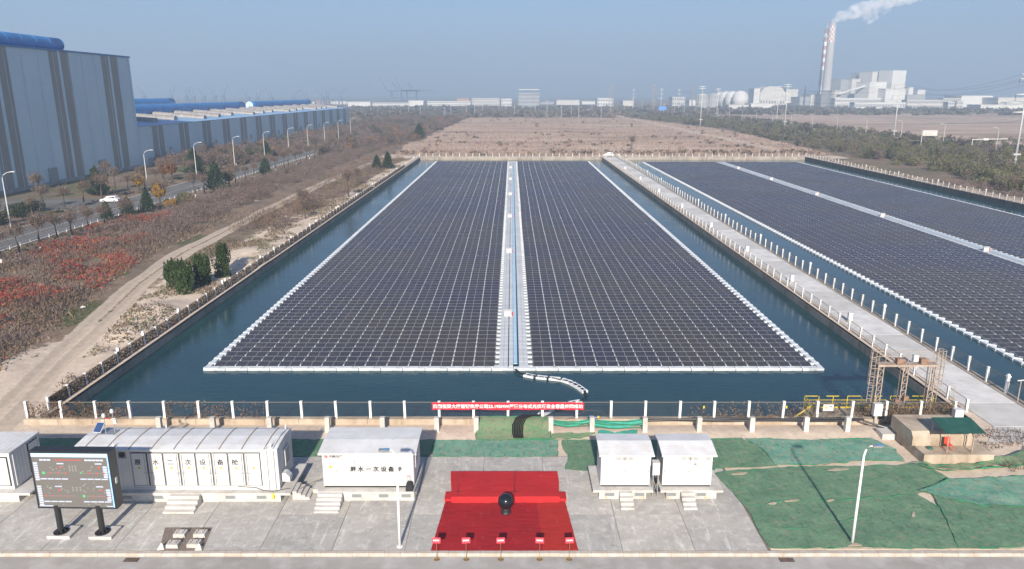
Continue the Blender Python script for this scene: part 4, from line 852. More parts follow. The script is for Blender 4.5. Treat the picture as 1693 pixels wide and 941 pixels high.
# lamps in the yard
def yard_lamp(x, y, h, lean, dirx, label):
    t = thing('street_lamp', label, 'lamp', (x, y, 0))
    pts = [(0, 0, 0.02), (lean * .5, 0, h * .5), (lean, 0, h * .90), (lean + dirx * .08, 0, h * .96), (lean + dirx * .28, 0, h), (lean + dirx * .55, 0, h + .02)]
    B().tube(pts, [.10, .085, .07, .06, .05, .045], 10).build('pole', 'lamp_white', t, local=True, smooth=True)
    B().cyl((0, 0, 0), (0, 0, .06), .19, n=12).build('base_plate', 'lamp_white', t, local=True)
    hx = lean + dirx * .78; hd = B().prism([(hx - .32, -.12), (hx + .2, -.17), (hx + .36, -.08), (hx + .36, .08), (hx + .2, .17), (hx - .32, .12)], 'z', h - .06, h + .07).build('lamp_head', 'vent_grey', t, local=True)
    B().bx(hx - .1, hx + .3, -.11, .11, h + .071, h + .085).build('solar_top', 'lamp_glass', hd, local=True)
    return t
yard_lamp(-7.16, 41.38, 6.75, .06, -1, 'white swan neck lamp post in front of the square cabin')
yard_lamp(21.86, 41.75, 6.85, .02, 1, 'white swan neck lamp post on the green netting')

# white pillars in the sand, with black pipes along the right ones
PILX = [(-30.0, 'leftmost'), (-25.4, 'second'), (-20.6, 'third'), (-15.7, 'fourth'), (-11.0, 'fifth'), (-6.4, 'sixth'), (-3.05, 'seventh'), (3.3, 'eighth'), (6.8, 'ninth'), (11.3, 'tenth'), (15.9, 'eleventh'), (20.4, 'twelfth'), (25.0, 'thirteenth'), (28.5, 'rightmost')]
for x, nm in PILX:
    o = B().cb((0, 0, .71), (.40, .38, 1.42)).cb((0, 0, 1.43), (.36, .34, .03)).build('concrete_pillar', 'concrete_pale', loc=None); o.location = (x, 57.75, 0); o.rotation_euler = (random.uniform(-.02, .02), random.uniform(-.02, .02), random.uniform(-.05, .05))
    tag(o, (nm if nm in ('leftmost', 'rightmost') else nm + ' from the left') + ' of the stubby concrete pillars in the sand strip', 'pillar', 'stubby pillars along the sand strip')
pp = thing('pipe_run', 'black plastic pipes lying along the low wall behind the pillars', 'pipes', (22, 58.4, 0))
for k in range(4):
    B().tube([(11.6 + q * 2.3, 58.05 + .13 * (k % 2) + .03 * math.sin(q + k), .98 + .12 * (k // 2) + .05 * math.sin(q * 1.7 + k)) for q in range(9)], .075, 6).build('pipe', 'pvc_black', pp)
B().tube([(30, 58.2, .9), (31.2, 57.9, .6), (32.6, 57.4, .35)], .09, 6).build('pipe', 'pvc_black', pp)

# banner
bn = thing('banner', 'long red banner with white characters tied to the near shore fence', 'banner', (-.35, 59.4, 1.55))
s = B(); n = 60; vs = []
for z in (0, 1):
    for k in range(n + 1):
        x = -6.95 + 13.2 * k / n; sag = .05 * math.sin(k * .42) - .03 * math.cos(k * .2)
        vs.append((x, 59.36 + .03 * math.sin(k * .8 + z) + .012 * math.sin(k * 2.1), (1.38 + .5 * sag if z == 0 else 2.06 + .6 * sag * .4)))
s.add(vs, [(k, k + 1, n + 2 + k, n + 1 + k) for k in range(n)]); s.build('cloth', 'banner_red', bn, smooth=True)
text('热烈祝贺大唐首钢京唐公司23.195MW屋顶分布式光伏项目全容量并网成功', .40, (-.35, 59.29, 1.70), bn, 'banner_text', bold=.008, spacing=1.0)
for x in (-6.9, -3, .5, 3.6, 6.2): B().cyl((x, 59.37, 2.02), (x, 59.5, 2.06), .012, n=4).build('tie', 'rope', bn)

# ------------------------------------------------------------------ green netting
def sheet(name, poly, label, mat, z=.03, amp=.05, hem=.045, wob=.12, dens=.45, hgt=None, cat='netting', rip=0):
    pts = []
    for (ax, ay), (bx_, by) in zip(poly, poly[1:] + poly[:1]):
        L = math.hypot(bx_ - ax, by - ay); n = max(2, int(L / .25))
        for k in range(n):
            f = k / n; x = ax + (bx_ - ax) * f; y = ay + (by - ay) * f
            pts.append((x + wob * 2 * (float(vnoise(x, y, .7, 2)) - .5) + wob * 2 * (float(vnoise(x + 30, y, 2.5, 1)) - .5), y + wob * 2 * (float(vnoise(x + 77, y + 9, .7, 2)) - .5) + wob * (float(vnoise(x + 9, y + 70, 2.5, 1)) - .5)))
    nb = len(pts); xs_ = [p[0] for p in pts]; ys_ = [p[1] for p in pts]; inner = []
    y = min(ys_) + dens
    while y < max(ys_):
        x = min(xs_) + dens
        while x < max(xs_): inner.append((x + random.uniform(-.4, .4) * dens, y + random.uniform(-.4, .4) * dens)); x += dens
        y += dens
    V2, E2, F2, *_ = delaunay_2d_cdt([Vector(p) for p in pts + inner], [(i, (i + 1) % nb) for i in range(nb)], [], 1, 1e-5)
    fs = [tuple(f) for f in F2 if len(f) == 3]
    H = hgt or (lambda x, y: 0)
    vs = [(v.x, v.y, H(v.x, v.y) + max(gz(v.x, v.y), 0) + z + amp * (2 * float(vnoise(v.x, v.y, 1.1, 3)) - .7) + .5 * amp * float(vnoise(v.x + 5, v.y * 3, .9, 2))) for v in V2]
    t = thing(name, label, cat, (poly[0][0], poly[0][1], 0)); s = B(); s.add(vs, fs); s.build('net', mat, t, smooth=True)
    if hem:
        hp = [(x, y, H(x, y) + max(gz(x, y), 0) + z + hem * .6) for x, y in pts]; hp.append(hp[0])
        B().tube(hp, [hem * max(.08, 1.9 * float(vnoise(p[0] * 2, p[1] * 2, 1, 2)) - .55) for p in hp], 5).build('hem', 'net_hem', t, smooth=True)
    return t
NT = 'green_netting'
def folds(t, pts_list, mat='net_hem', r0=.05):
    for pl_ in pts_list:
        q = []
        for (ax, ay), (bx_, by) in zip(pl_[:-1], pl_[1:]):
            n = max(2, int(math.hypot(bx_ - ax, by - ay) / .3))
            for k in range(n): f = k / n; x = ax + (bx_ - ax) * f; y = ay + (by - ay) * f; q.append((x + .5 * (float(vnoise(x, y, .9, 2)) - .5), y + .4 * (float(vnoise(x + 50, y, .9, 2)) - .5), .06))
        B().tube(q, [r0 * max(.15, 2.2 * float(vnoise(a_ * 2, b_ * 2, 1, 2)) - .5) for a_, b_, _ in q], 6).build('fold', mat, t, smooth=True)
def soil(t, spots):
    for x, y, r1, r2, rot in spots:
        pts = []
        for k in range(14): a = k * 2 * math.pi / 14; e = U_(.6, 1.25); X, Y = r1 * e * math.cos(a), r2 * e * math.sin(a); pts.append((x + X * math.cos(rot) - Y * math.sin(rot), y + X * math.sin(rot) + Y * math.cos(rot)))
        B().prism(pts, 'z', .07, .105 + U_(0, .02)).build('bare_soil', 'soil', t)
U_ = random.Random(4).uniform
M('soil', (.46, .37, .28), .95, var=(.34, .26, .19), vscale=3, bumps=(9, .6, .04))
sheet(NT, [(-64, 53.35), (-6.5, 53.4), (-6.5, 56.3), (-30, 56.5), (-64, 56.6)], 'long strip of green netting behind the white containers', 'net_green', wob=.08)
sheet(NT, [(-6.3, 53.3), (3.6, 53.35), (3.9, 56.2), (-6.5, 56.2)], 'faded turquoise netting on the ground just behind the red stage', 'net_blue', z=.05)
sheet(NT, [(4.0, 51.4), (6.0, 51.0), (15.6, 51.2), (16.2, 56.2), (4.1, 56.3), (4.4, 53.6)], 'green netting around and behind the twin kiosks', 'net_green', z=.03)
big = sheet(NT, [(16.4, 41.2), (30.9, 41.15), (29.3, 47.7), (33.0, 49.2), (32.3, 51.6), (31.2, 52.4), (30.0, 51.9), (21, 51.7), (16.3, 51.0), (15.4, 50.6), (16.2, 46)], 'largest dark green netting sheet around the right lamp post', 'net_green', z=.03, amp=.06)
folds(big, [[(16.6, 46.2), (19, 46.6), (23, 46.9), (26.5, 47.3), (29.2, 47.6)], [(17.5, 50.9), (20, 51.2)], [(22, 44.2), (24.5, 44.9)], [(18, 43.5), (20.3, 43.1)]]); soil(big, [(17.4, 50.6, .7, .16, .2), (19.8, 46.75, .5, .10, .1), (22.6, 46.8, .3, .1, .3), (27.5, 45.0, .35, .12, 1.0), (25.0, 51.2, .9, .18, .05), (18.3, 46.4, .3, .12, 0), (21.9, 41.45, .5, .16, .1)])
sheet(NT, [(28.4, 41.2), (46, 41.2), (46, 47), (36, 46.2), (30.4, 47.9)], 'dark green netting at the lower right corner of the frame', 'net_green', z=.07, amp=.06)
sheet(NT, [(15.5, 51.35), (20.6, 51.9), (20.2, 54.5), (19.2, 56.5), (15.8, 56.4)], 'square green netting right of the twin kiosks', 'net_green', z=.05)
sheet(NT, [(20.4, 52.0), (24, 51.9), (27.4, 52.7), (30.8, 52.5), (31.0, 54.4), (30.1, 56.5), (24, 56.2), (19.4, 56.4), (20.2, 54.6)], 'pale blue green netting below the row of pillars', 'net_blue', z=.07, amp=.09, hem=.07)
sheet(NT, [(29.5, 47.9), (32.6, 49.6), (37, 49.9), (41, 50.2), (41, 46.6), (36, 46.0), (33, 45.9)], 'loose bluish green netting draped at the right edge', 'net_blue', z=.12, amp=.12, hem=.09)
sheet(NT, [(31.2, 51.9), (33, 50.7), (36.5, 51.2), (42, 52.0), (42, 54.6), (39.5, 53.2), (36, 51.75), (33, 51.6)], 'bunched bright green netting in front of the concrete pump base', 'net_light', z=.18, amp=.3, hem=.10)
hw = lambda x, y: .62 * sstep(57.2, 59.2, y)
sheet(NT, [(-3.0, 56.2), (3.2, 56.3), (3.3, 57.4), (3.1, 59.42), (-2.8, 59.42), (-2.9, 57.4)], 'light green netting hung over the wall below the banner', 'net_light', z=.06, hgt=lambda x, y: float(hw(x, y)), hem=.06)
sheet(NT, [(3.2, 56.3), (6.0, 56.5), (7.1, 57.35), (4.8, 57.25), (3.4, 57.1)], 'pointed end of bright green netting right of the banner cables', 'net_light', z=.08, amp=.16, hem=.08)
def swag(x0, x1, z0_, z1_, label, y=57.9):
    t = thing('netting_swag', label, 'netting', ((x0 + x1) / 2, y, 0)); s = B(); n = 26; m_ = 7; vs = []
    for j in range(m_):
        for k in range(n + 1):
            f = k / n; x = x0 + (x1 - x0) * f; sag = -.16 * math.sin(math.pi * f)
            vs.append((x, y - .10 * math.sin(j * 1.3 + f * 5) - .05 * j / m_, z0_ + (z1_ - z0_) * j / (m_ - 1) + sag + .05 * math.sin(f * 9 + j)))
    s.add(vs, [(j * (n + 1) + k, j * (n + 1) + k + 1, (j + 1) * (n + 1) + k + 1, (j + 1) * (n + 1) + k) for j in range(m_ - 1) for k in range(n)]); s.build('net', 'net_turq', t, smooth=True)
    for q in range(3): B().tube([(x0 + (x1 - x0) * k / 12, y - .14, z0_ + (z1_ - z0_) * (q / 2) - .16 * math.sin(math.pi * k / 12) + .03 * math.sin(k + q)) for k in range(13)], .045, 5).build('fold', 'net_hem', t)
swag(3.45, 6.65, .72, 1.15, 'turquoise netting rolled along the wall left of the blue pump'); swag(6.95, 11.2, .55, 1.18, 'turquoise netting rolled along the wall right of the blue pump')
sheet(NT, [(7.3, 57.0), (9.0, 56.6), (10.6, 56.9), (10.7, 57.5), (8.8, 57.1), (7.6, 57.5)], 'crumpled turquoise netting scrap on the sand behind the left kiosk', 'net_turq', z=.12, amp=.2, hem=.06)
# cables over the wall
cb = thing('cable_bundle', 'bundle of black cables running over the wall below the banner', 'cables', (1.0, 58.5, 0))
for k in range(7):
    o_ = k * .16; B().tube([(2.5 + o_ * .5, 60.6, .1), (1.75 + o_ * .6, 59.75, .66), (1.0 + o_, 59.25, .98), (.35 + o_ * .9, 58.75, .92), (.05 + o_ * .9, 57.9, .62), (.05 + o_ * .85, 57.0, .34), (.15 + o_ * .8, 56.3, .24)], .055, 6).build('cable', 'pvc_black', cb)
# pump on the wall
t = thing('pump', 'small blue pump with a yellow cap on the wall behind a pillar', 'pump', (6.95, 59.0, .55))
B().lathe((6.85, 59.0, .5), [(.24, 0), (.27, .1), (.27, .34), (.2, .44), (.08, .48)], 14).build('body', 'blue_plastic', t); B().cyl((7.05, 59, .78), (7.4, 59, .85), .07, n=8).build('outlet', 'blue_plastic', t); B().lathe((7.48, 59, .80), [(.05, -.05), (.1, 0), (.1, .1), (.05, .16)], 10).build('cap', 'warn_yellow', t)
B().tube([(4.6, 59.0, .6), (5.4, 58.9, .9), (6.3, 58.95, 1.45), (6.9, 59, 1.5), (7.6, 59, 1.4), (8.6, 58.9, .8)], .018, 4).build('hose', 'rope', t)

# ------------------------------------------------------------------ concrete pump base with green roof, intake gantry
t = thing('concrete_platform', 'stepped tan concrete base at the right with rounded top tier', 'concrete base', (34, 54, 0))
B().bx(32.05, 37.5, 52.2, 57.2, 0, .82).build('lower_tier', 'plaster_tan', t)
B().prism([(53.7, .822), (53.7, 1.55), (54.05, 1.95), (57.1, 1.95), (57.1, .822)], 'x', 31.85, 36.6).build('upper_tier', 'plaster_tan', t); B().bx(30.9, 32.04, 56.4, 57.6, 0, .5).build('side_block', 'concrete_pale', t)
t = thing('canopy', 'green corrugated metal canopy on thin posts over the concrete base', 'canopy', (34.5, 52.6, .8))
s = B(); rows = []; n = 24
for k in range(n * 2 + 1):
    x = 33.15 + 3.1 * k / (n * 2); rows.append(x)
vs = []
for j, y in enumerate((51.7, 54.1)):
    for k, x in enumerate(rows): vs.append((x + (.15 if j else 0), y, 2.86 + j * .22 + (.03 if k % 2 else 0)))
for j, y in enumerate((51.7, 54.1)):
    for k, x in enumerate(rows): vs.append((x + (.15 if j else 0), y, 2.83 + j * .22 + (.03 if k % 2 else 0)))
L_ = len(rows); s.add(vs, [(k, k + 1, L_ + k + 1, L_ + k) for k in range(L_ - 1)] + [(2 * L_ + k + 1, 2 * L_ + k, 3 * L_ + k, 3 * L_ + k + 1) for k in range(L_ - 1)]); s.build('roof_sheet', 'roof_green', t)
for x, y, z in ((33.35, 53.8, .82), (36.1, 53.6, .82), (34.0, 52.6, .82), (35.9, 52.5, .82)): B().cyl((x, y, z), (x, y, 2.95), .04, n=6).build('post', 'rusty_tube', t)
B().cyl((33.2, 52.6, 2.8), (36.2, 52.5, 2.8), .03, n=5).build('beam', 'rusty_tube', t)
t = thing('chair', 'red plastic chair under the green canopy', 'chair', (34.35, 53.05, .82))
B().cb((0, 0, .43), (.46, .44, .05)).build('seat', 'red_plastic', t, local=True); B().prism([(.2, .45), (.25, .45), (.31, .95), (.26, .95)], 'x', -.23, .23).build('backrest', 'red_plastic', t, local=True)
for a, b_ in ((-.19, -.18), (.19, -.18), (-.19, .18), (.19, .18)): B().cyl((a * 1.12, b_ * 1.12, 0), (a, b_, .42), .028, n=5).build('leg', 'red_plastic', t, local=True)
o = B().lathe((33.0, 53.2, .82), [(.22, 0), (.25, .08), (.18, .16), (.05, .2)], 9).build('sack', 'roof_green'); tag(o, 'small dark green sack on the lower step of the concrete base', 'sack')
for x, y, lb, sc in ((38.0, 57.9, 'upright blue barrel beside the causeway gate post', 1), (34.9, 58.4, 'blue barrel half hidden behind the concrete base', .8)):
    t = thing('barrel', lb, 'barrel', (x, y, 0)); t.scale = (sc,) * 3
    B().lathe((0, 0, 0), [(.27, 0), (.30, .04), (.31, .3), (.29, .33), (.31, .36), (.31, .66), (.29, .69), (.3, .72), (.29, .98), (.25, 1.0)], 18).build('drum', 'blue_plastic', t, local=True); B().cyl((0, 0, .975), (0, 0, 1.02), .1, n=10).build('lid', 'paint_white', t, local=True)
t = thing('meter_box', 'white meter box on a block beside the causeway gate', 'meter box', (38.55, 58.9, 0)); B().cb((38.55, 58.9, .35), (.5, .5, .7)).build('block', 'concrete_pale', t); B().cb((38.5, 58.9, 1.2), (.75, .5, .95)).build('case', 'paint_white', t)
t = thing('control_cabinet', 'grey cabinet on a post in front of the intake gantry', 'cabinet', (31.6, 59.1, 0)); B().cyl((31.6, 59.15, 0), (31.6, 59.15, 1.0), .12, n=8).build('post', 'concrete', t); B().cb((31.6, 59.1, 1.55), (.72, .45, 1.1)).build('case', 'steel_pale', t); B().cb((31.6, 58.86, 1.55), (.6, .02, .95)).build('door', 'lamp_white', t)
t = thing('notice_board', 'small white notice with a yellow triangle on the near shore fence', 'notice', (28.0, 59.45, 1.4)); B().bx(26.6 + .45, 27.75 + .2, 59.40, 59.43, 1.25, 1.85).build('panel', 'paint_white', t); triangle_sign(27.3, 59.398, 1.58, t, .14)
B().bx(27.58, 27.8, 59.39, 59.399, 1.6, 1.68).build('text_block', 'ink', t)
for k, (x, lb) in enumerate(((16.7, 'tiny yellow tag on the fence behind the twin kiosks'), (23.9, 'tiny yellow tag on the fence near the yellow railing'))):
    o = B().cb((x, 59.5, 1.55), (.12, .02, .2)).cb((x, 59.49, 1.67), (.05, .02, .06)).build('fence_tag', 'warn_yellow'); tag(o, lb, 'tag')
# intake platform
ip = thing('intake_platform', 'concrete intake platform with a yellow railing above the water', 'platform', (32.5, 61.2, 0))
B().bx(26.2, 38.6, 59.95, 62.5, -.15, .22).build('deck', 'concrete_wall', ip); s = B()
for x in (27, 31, 35, 38): s.bx(x - .2, x + .2, 61.6, 62.2, -2.2, -.15)
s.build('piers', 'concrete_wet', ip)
ra = thing('railing', 'yellow steel railing around the intake platform', 'railing', (32.5, 62.3, .2))
for k in range(10): x = 26.6 + k * 1.3; B().cyl((x, 62.35, .22), (x, 62.35, 1.38), .035, n=6).build('post', 'yellow', ra)
for z in (.62, 1.0): B().cyl((26.6, 62.35, z), (38.3, 62.35, z), .026, n=6).build('rail', 'yellow', ra)
B().bx(26.6, 38.3, 62.32, 62.38, .24, .36).build('kick_plate', 'yellow', ra)
for k in range(6): B().cyl((26.6 + k * 1.95, 62.35, 1.38), (27.75 + k * 1.95, 62.35, 1.38), .04, n=6).build('top_rail', 'yellow', ra)
for y in (60.3, 61.3): B().cyl((26.6, y, .22), (26.6, y, 1.38), .035, n=6).build('post', 'yellow', ra)
for z in (.62, 1.0, 1.38): B().cyl((26.6, 60.3, z), (26.6, 62.35, z), .026, n=6).build('rail', 'yellow', ra)
s = B()
for k in range(5): s.cyl((25.3 + k * .3, 60.4, .1 - k * .0 + .15 * k * 0 + .2), (25.3 + k * .3, 61.0, .3), .02, n=4)
s.cyl((24.9, 60.6, .0), (26.6, 60.6, 1.3), .03, n=5); s.cyl((24.9, 60.9, -.35), (26.6, 60.9, .95), .03, n=5); s.build('stair_rail', 'yellow', ra)
ga = thing('gate_gantry', 'rusty steel sluice gantry with two caged ladders and motor boxes', 'gantry', (34.7, 61.3, .2))
for x in (32.55, 34.75, 37.15):
    s = B()
    for dx, dy in ((-.22, -.2), (.22, -.2), (-.22, .25), (.22, .25)): s.cb((x + dx, 61.3 + dy, 2.55), (.075, .075, 4.7))
    for k in range(7): z = .5 + k * .65; s.cyl((x - .22, 61.1, z), (x + .22, 61.1, z + .6), .025, n=4); s.cyl((x - .22, 61.1, z), (x + .22, 61.1, z), .025, n=4)
    s.build('column', 'rusty_tube', ga)
B().bx(32.2, 37.5, 60.9, 61.75, 4.75, 4.92).build('top_beam', 'rusty_tube', ga)
s = B()
for x in (32.2, 33.2, 34.2, 35.2, 36.2, 37.4): s.cyl((x, 61.75, 4.9), (x, 61.75, 5.85), .028, n=5)
for z in (5.4, 5.85): s.cyl((32.2, 61.75, z), (37.4, 61.75, z), .025, n=5)
s.build('guard_rail', 'rusty_tube', ga)
for x in (34.1, 36.2): m_ = B().cb((x, 61.2, 5.2), (.55, .45, .5)).build('hoist_motor', 'rust', ga); B().cyl((x + .28, 61.2, 5.2), (x + .52, 61.2, 5.2), .17, n=10).build('drum', 'rust', m_)
for x in (34.2, 34.95): B().cb((x, 60.9, 1.5 + .3 * (x > 34.5)), (.42, .3, .4)).build('actuator', 'rust', ga)
for x, sx in ((31.95, -1), (37.75, 1)):
    s = B(); cx2 = x
    for k in range(9):
        z = 3.0 + k * .4
        pr_ = [(cx2 + .36 * math.cos(a), 61.2 + .36 * math.sin(a), z) for a in [q * math.pi / 5 for q in range(10)]]
        if k % 2 == 0: s.tube(pr_ + [pr_[0]], .026, 4)
    for q in range(7): a = q * 2 * math.pi / 7; s.cyl((cx2 + .36 * math.cos(a), 61.2 + .36 * math.sin(a), 3.0), (cx2 + .36 * math.cos(a), 61.2 + .36 * math.sin(a), 6.2), .022, n=4)
    s.build('ladder_cage', 'rusty_tube', ga)
    s = B(); s.cyl((cx2 - .2, 61.4, .2), (cx2 - .2, 61.4, 6), .03, n=4); s.cyl((cx2 + .2, 61.4, .2), (cx2 + .2, 61.4, 6), .03, n=4); [s.cyl((cx2 - .2, 61.4, .5 + k * .35), (cx2 + .2, 61.4, .5 + k * .35), .02, n=4) for k in range(15)]; s.build('ladder', 'rusty_tube', ga)
# boom pole at the causeway gate
t = thing('gate_post', 'thin post with a long horizontal arm over the second pond', 'post', (38.7, 60.2, 0)); B().cyl((38.75, 60.2, 0), (38.75, 60.2, 3.2), .03, n=6).build('mast', 'rusty_tube', t); B().cyl((46.9, 64.0, 2.2), (56, 66.5, 2.1), .06, n=6).build('arm', 'steel_pale', t); B().cyl((47.3, 64.1, .1), (47.3, 64.1, 2.25), .05, n=6).build('arm_post', 'rusty_tube', t)
# ------------------------------------------------------------------ factory
XW = -145.5
t = thing('factory_hall', 'tall blue clad factory hall with paired dark stripes at the left', 'factory', (XW, 250, 0))
B().bx(-260, XW, 90, 292.9, 0, 41.1).build('wall', 'wall_blue', t)
B().bx(-260.3, XW + .35, 89.7, 293.2, 41.1, 41.6).build('roof_edge', 'pipe_blue', t)
for k in range(7):
    y0 = 272.7 - 30.6 * k
    for a, b_ in ((0, 4.6), (6.3, 10.6)):
        if y0 + a > 92: B().bx(XW, XW + .12, y0 + a, y0 + b_, .6, 41.08).build('cladding_stripe', 'wall_stripe', t)
for k in range(26): B().bx(XW + .121, XW + .20, 94 + 7.9 * k, 94.12 + 7.9 * k, .3, 40.9).build('downpipe' if k % 3 == 0 else 'sheet_rib', 'wall_blue', t)
B().bx(XW + .01, XW + .4, 92, 292, 0, 1.1).build('plinth', 'concrete', t)
for y in (158, 187, 233, 262): B().bx(XW + .13, XW + .3, y, y + 4.5, 0, 5.2).build('roller_door', 'far_grey', t)
s = B(); yy = np.linspace(95, 258, 24)
s.tube([(-151.5, y, 43.6) for y in yy], 2.2, 14); v = s.build('ridge_duct', 'pipe_blue', t, smooth=True)
s = B()
for y in yy: s.cyl((-151.5, y - .15, 43.6), (-151.5, y + .15, 43.6), 2.28, n=14)
s.build('duct_ring', 'pipe_blue', t)
t = thing('factory_hall', 'long low blue factory hall with striped wall and blue roof ducts', 'factory', (XW, 480, 0))
B().prism([(XW, 0), (XW, 15.4), (-196, 19.0), (-260, 15.4), (-260, 0)], 'y', 293.3, 676).build('wall', 'wall_blue', t)
B().add([(XW + .3, 293.3, 15.55), (XW + .3, 676.3, 15.55), (-196, 676.3, 19.2), (-196, 293.3, 19.2), (XW + .3, 293.3, 15.35), (XW + .3, 676.3, 15.35), (-196, 676.3, 19.0), (-196, 293.3, 19.0)], [(0, 1, 2, 3), (4, 7, 6, 5), (0, 4, 5, 1), (1, 5, 6, 2), (2, 6, 7, 3), (3, 7, 4, 0)]).build('roof', 'roof_blue', t)
for k in range(15):
    y0 = 304.3 + 24.9 * k
    for a, b_ in ((0, 4.3), (5.4, 9.4)): B().bx(XW, XW + .12, y0 + a, y0 + b_, .5, 15.3).build('cladding_stripe', 'wall_stripe', t)
for k in range(16):
    y0 = 300 + 23.6 * k; s = B(); zz = lambda x: 15.55 + (XW - x) * (3.65 / 50.8)
    n = 9; L0, L1 = XW - 5 - (k % 3) * 2, XW - 32; vs = []
    for q in range(n + 1):
        a = math.pi * q / n
        for X in (L0, L1): vs.append((X, y0 + 2.0 * math.cos(a), zz(X) + .1 + 1.7 * math.sin(a)))
    s.add(vs, [(2 * q, 2 * q + 1, 2 * q + 3, 2 * q + 2) for q in range(n)] + [tuple(range(0, 2 * n + 2, 2)), tuple(range(1, 2 * n + 2, 2))]); sk = s.build('roof_light', 'skylight', t)
    for q in range(6):
        X = L0 + (L1 - L0) * q / 5; s = B(); pts = [(X, y0 + 2.06 * math.cos(a), zz(X) + .1 + 1.78 * math.sin(a)) for a in [math.pi * e / 8 for e in range(9)]]; s.tube(pts, .09, 4); s.build('rib', 'steel_pale', sk)
for x, y0, y1, r_, z in ((-178, 294, 500, 2.6, 20.2), (-178, 515, 665, 2.6, 20.2), (-215, 294, 480, 2.6, 22.5)):
    yy = np.linspace(y0, y1, 20); d = B().tube([(x, y, z) for y in yy], r_, 12).build('ridge_duct', 'pipe_blue', t, smooth=True)
    B().cyl((x, y0 - .4, z), (x, y0 - .1, z), r_ * .96, n=12).build('duct_cap', 'pipe_cap', d)
for k in range(7): B().bx(XW + .13, XW + .5, 318 + k * 50, 319.4 + k * 50, 3.5, 6).build('wall_vent', 'far_grey', t)

# ------------------------------------------------------------------ street lamps of the two roads
def road_lamp_mesh():
    s = B().tube([(0, 0, 0), (0, 0, 6), (0, 0, 10.6), (.3, 0, 11.3), (1.2, 0, 11.8), (2.2, 0, 11.95)], [.13, .11, .085, .075, .07, .06], 7); a = s.mesh('pole', 'lamp_grey')
    b_ = B().bx(1.9, 2.9, -.16, .16, 11.9, 12.05).mesh('lamp_head', 'lamp_grey'); return a, b_
LP, LH = road_lamp_mesh()
def road_lamp(x, y, rz, label, grp):
    t = thing('street_lamp', label, 'lamp', (x, y, 0), rz, grp); inst('pole', LP, (0, 0, 0), t, local=True); inst('lamp_head', LH, (0, 0, 0), t, local=True)
for k, y in enumerate((157, 219, 254, 290, 326, 362, 397, 433, 468, 504)): road_lamp(-108, y, 0, '%s street lamp from the near end of the road beside the factory' % ORD[k], 'lamps along the factory road')
for k in range(13): road_lamp(238, 368 + 46 * k, R(180), '%s street lamp from the near end of the road in the right wood' % ORD[k], 'lamps along the right road')
# road sign boards on the right
t = thing('road_sign', 'white road sign board above the right wood', 'sign', (220, 395, 0)); B().cyl((216, 396, 0), (216, 396, 9.3), .16, n=8).build('post', 'steel_pale', t); B().bx(216.3, 223.8, 395.8, 396, 6.4, 9.2).build('panel', 'far_cream', t)
for k in range(3): B().bx(217, 222.8 - k, 395.74, 395.795, 8.4 - k * .7, 8.55 - k * .7).build('stripe', 'far_grey', t)
t = thing('sign_gantry', 'horizontal sign gantry arm over the right road', 'gantry', (232, 385, 0)); B().cyl((224, 365, 0), (224, 365, 6.6), .18, n=8).build('post', 'steel_pale', t); B().cyl((224, 365, 6.2), (241, 365, 6.6), .22, n=6).build('arm', 'steel_pale', t); B().bx(229, 231.5, 364.6, 364.9, 5.9, 6.9).build('plate', 'far_cream', t)

# ------------------------------------------------------------------ power pylons and lines
def pylon(x, y, h, rz, label, arms=((1.0, 3.2), (.955, 3.6), (.80, 4.2), (.62, 4.2)), r=.5, group='tubular power pylons'):
    t = thing('power_pylon', label, 'pylon', (x, y, 0), rz, group)
    B().cyl((0, 0, 0), (0, 0, h), r, r * .35, n=10).build('shaft', 'pylon', t, local=True, smooth=True)
    s = B(); s.cyl((0, 0, 4.6), (0, 0, 5.0), r * 1.1, n=10); s.cyl((0, 0, h * .55), (0, 0, h * .55 + .3), r * .8, n=10); s.bx(-1.4, 1.4, -.5, .5, 6.2, 6.8); s.build('collar', 'pylon', t, local=True)
    for f, w_ in arms:
        a = B().prism([(-w_, h * f), (-w_, h * f + .16), (-.3, h * f + .42), (.3, h * f + .42), (w_, h * f + .16), (w_, h * f), (.3, h * f - .18), (-.3, h * f - .18)], 'y', -.16, .16).build('cross_arm', 'pylon', t, local=True)
        if f < .97:
            for sx in (-1, 1): B().cyl((sx * (w_ - .2), 0, h * f - 2.2), (sx * (w_ - .2), 0, h * f), .12, n=5).build('insulator', 'vent_grey', a, local=True)
    return t
PYL = [(183.6, 272, 34.5, 'nearest tubular pylon, cut by the right edge of the frame'), (226, 445, 33.5, 'tubular pylon rising from the right wood, left of the road sign'), (215, 595, 34.5, 'tubular pylon below and left of the chimneys'),
       (250, 714, 34, 'thin tubular pylon just left of the one below the chimneys'), (161, 645, 33.5, 'tubular pylon at the right end of the reed field'), (230, 850, 33, 'distant tubular pylon in front of the silos'), (206, 1050, 34, 'distant tubular pylon left of the blue sign'),
       (206, 1290, 34, 'farthest tubular pylon above the wood edge'), (272, 1240, 34, 'distant tubular pylon right of the blue sign')]
for x, y, h, lb in PYL: pylon(x, y, h, R(6), lb)
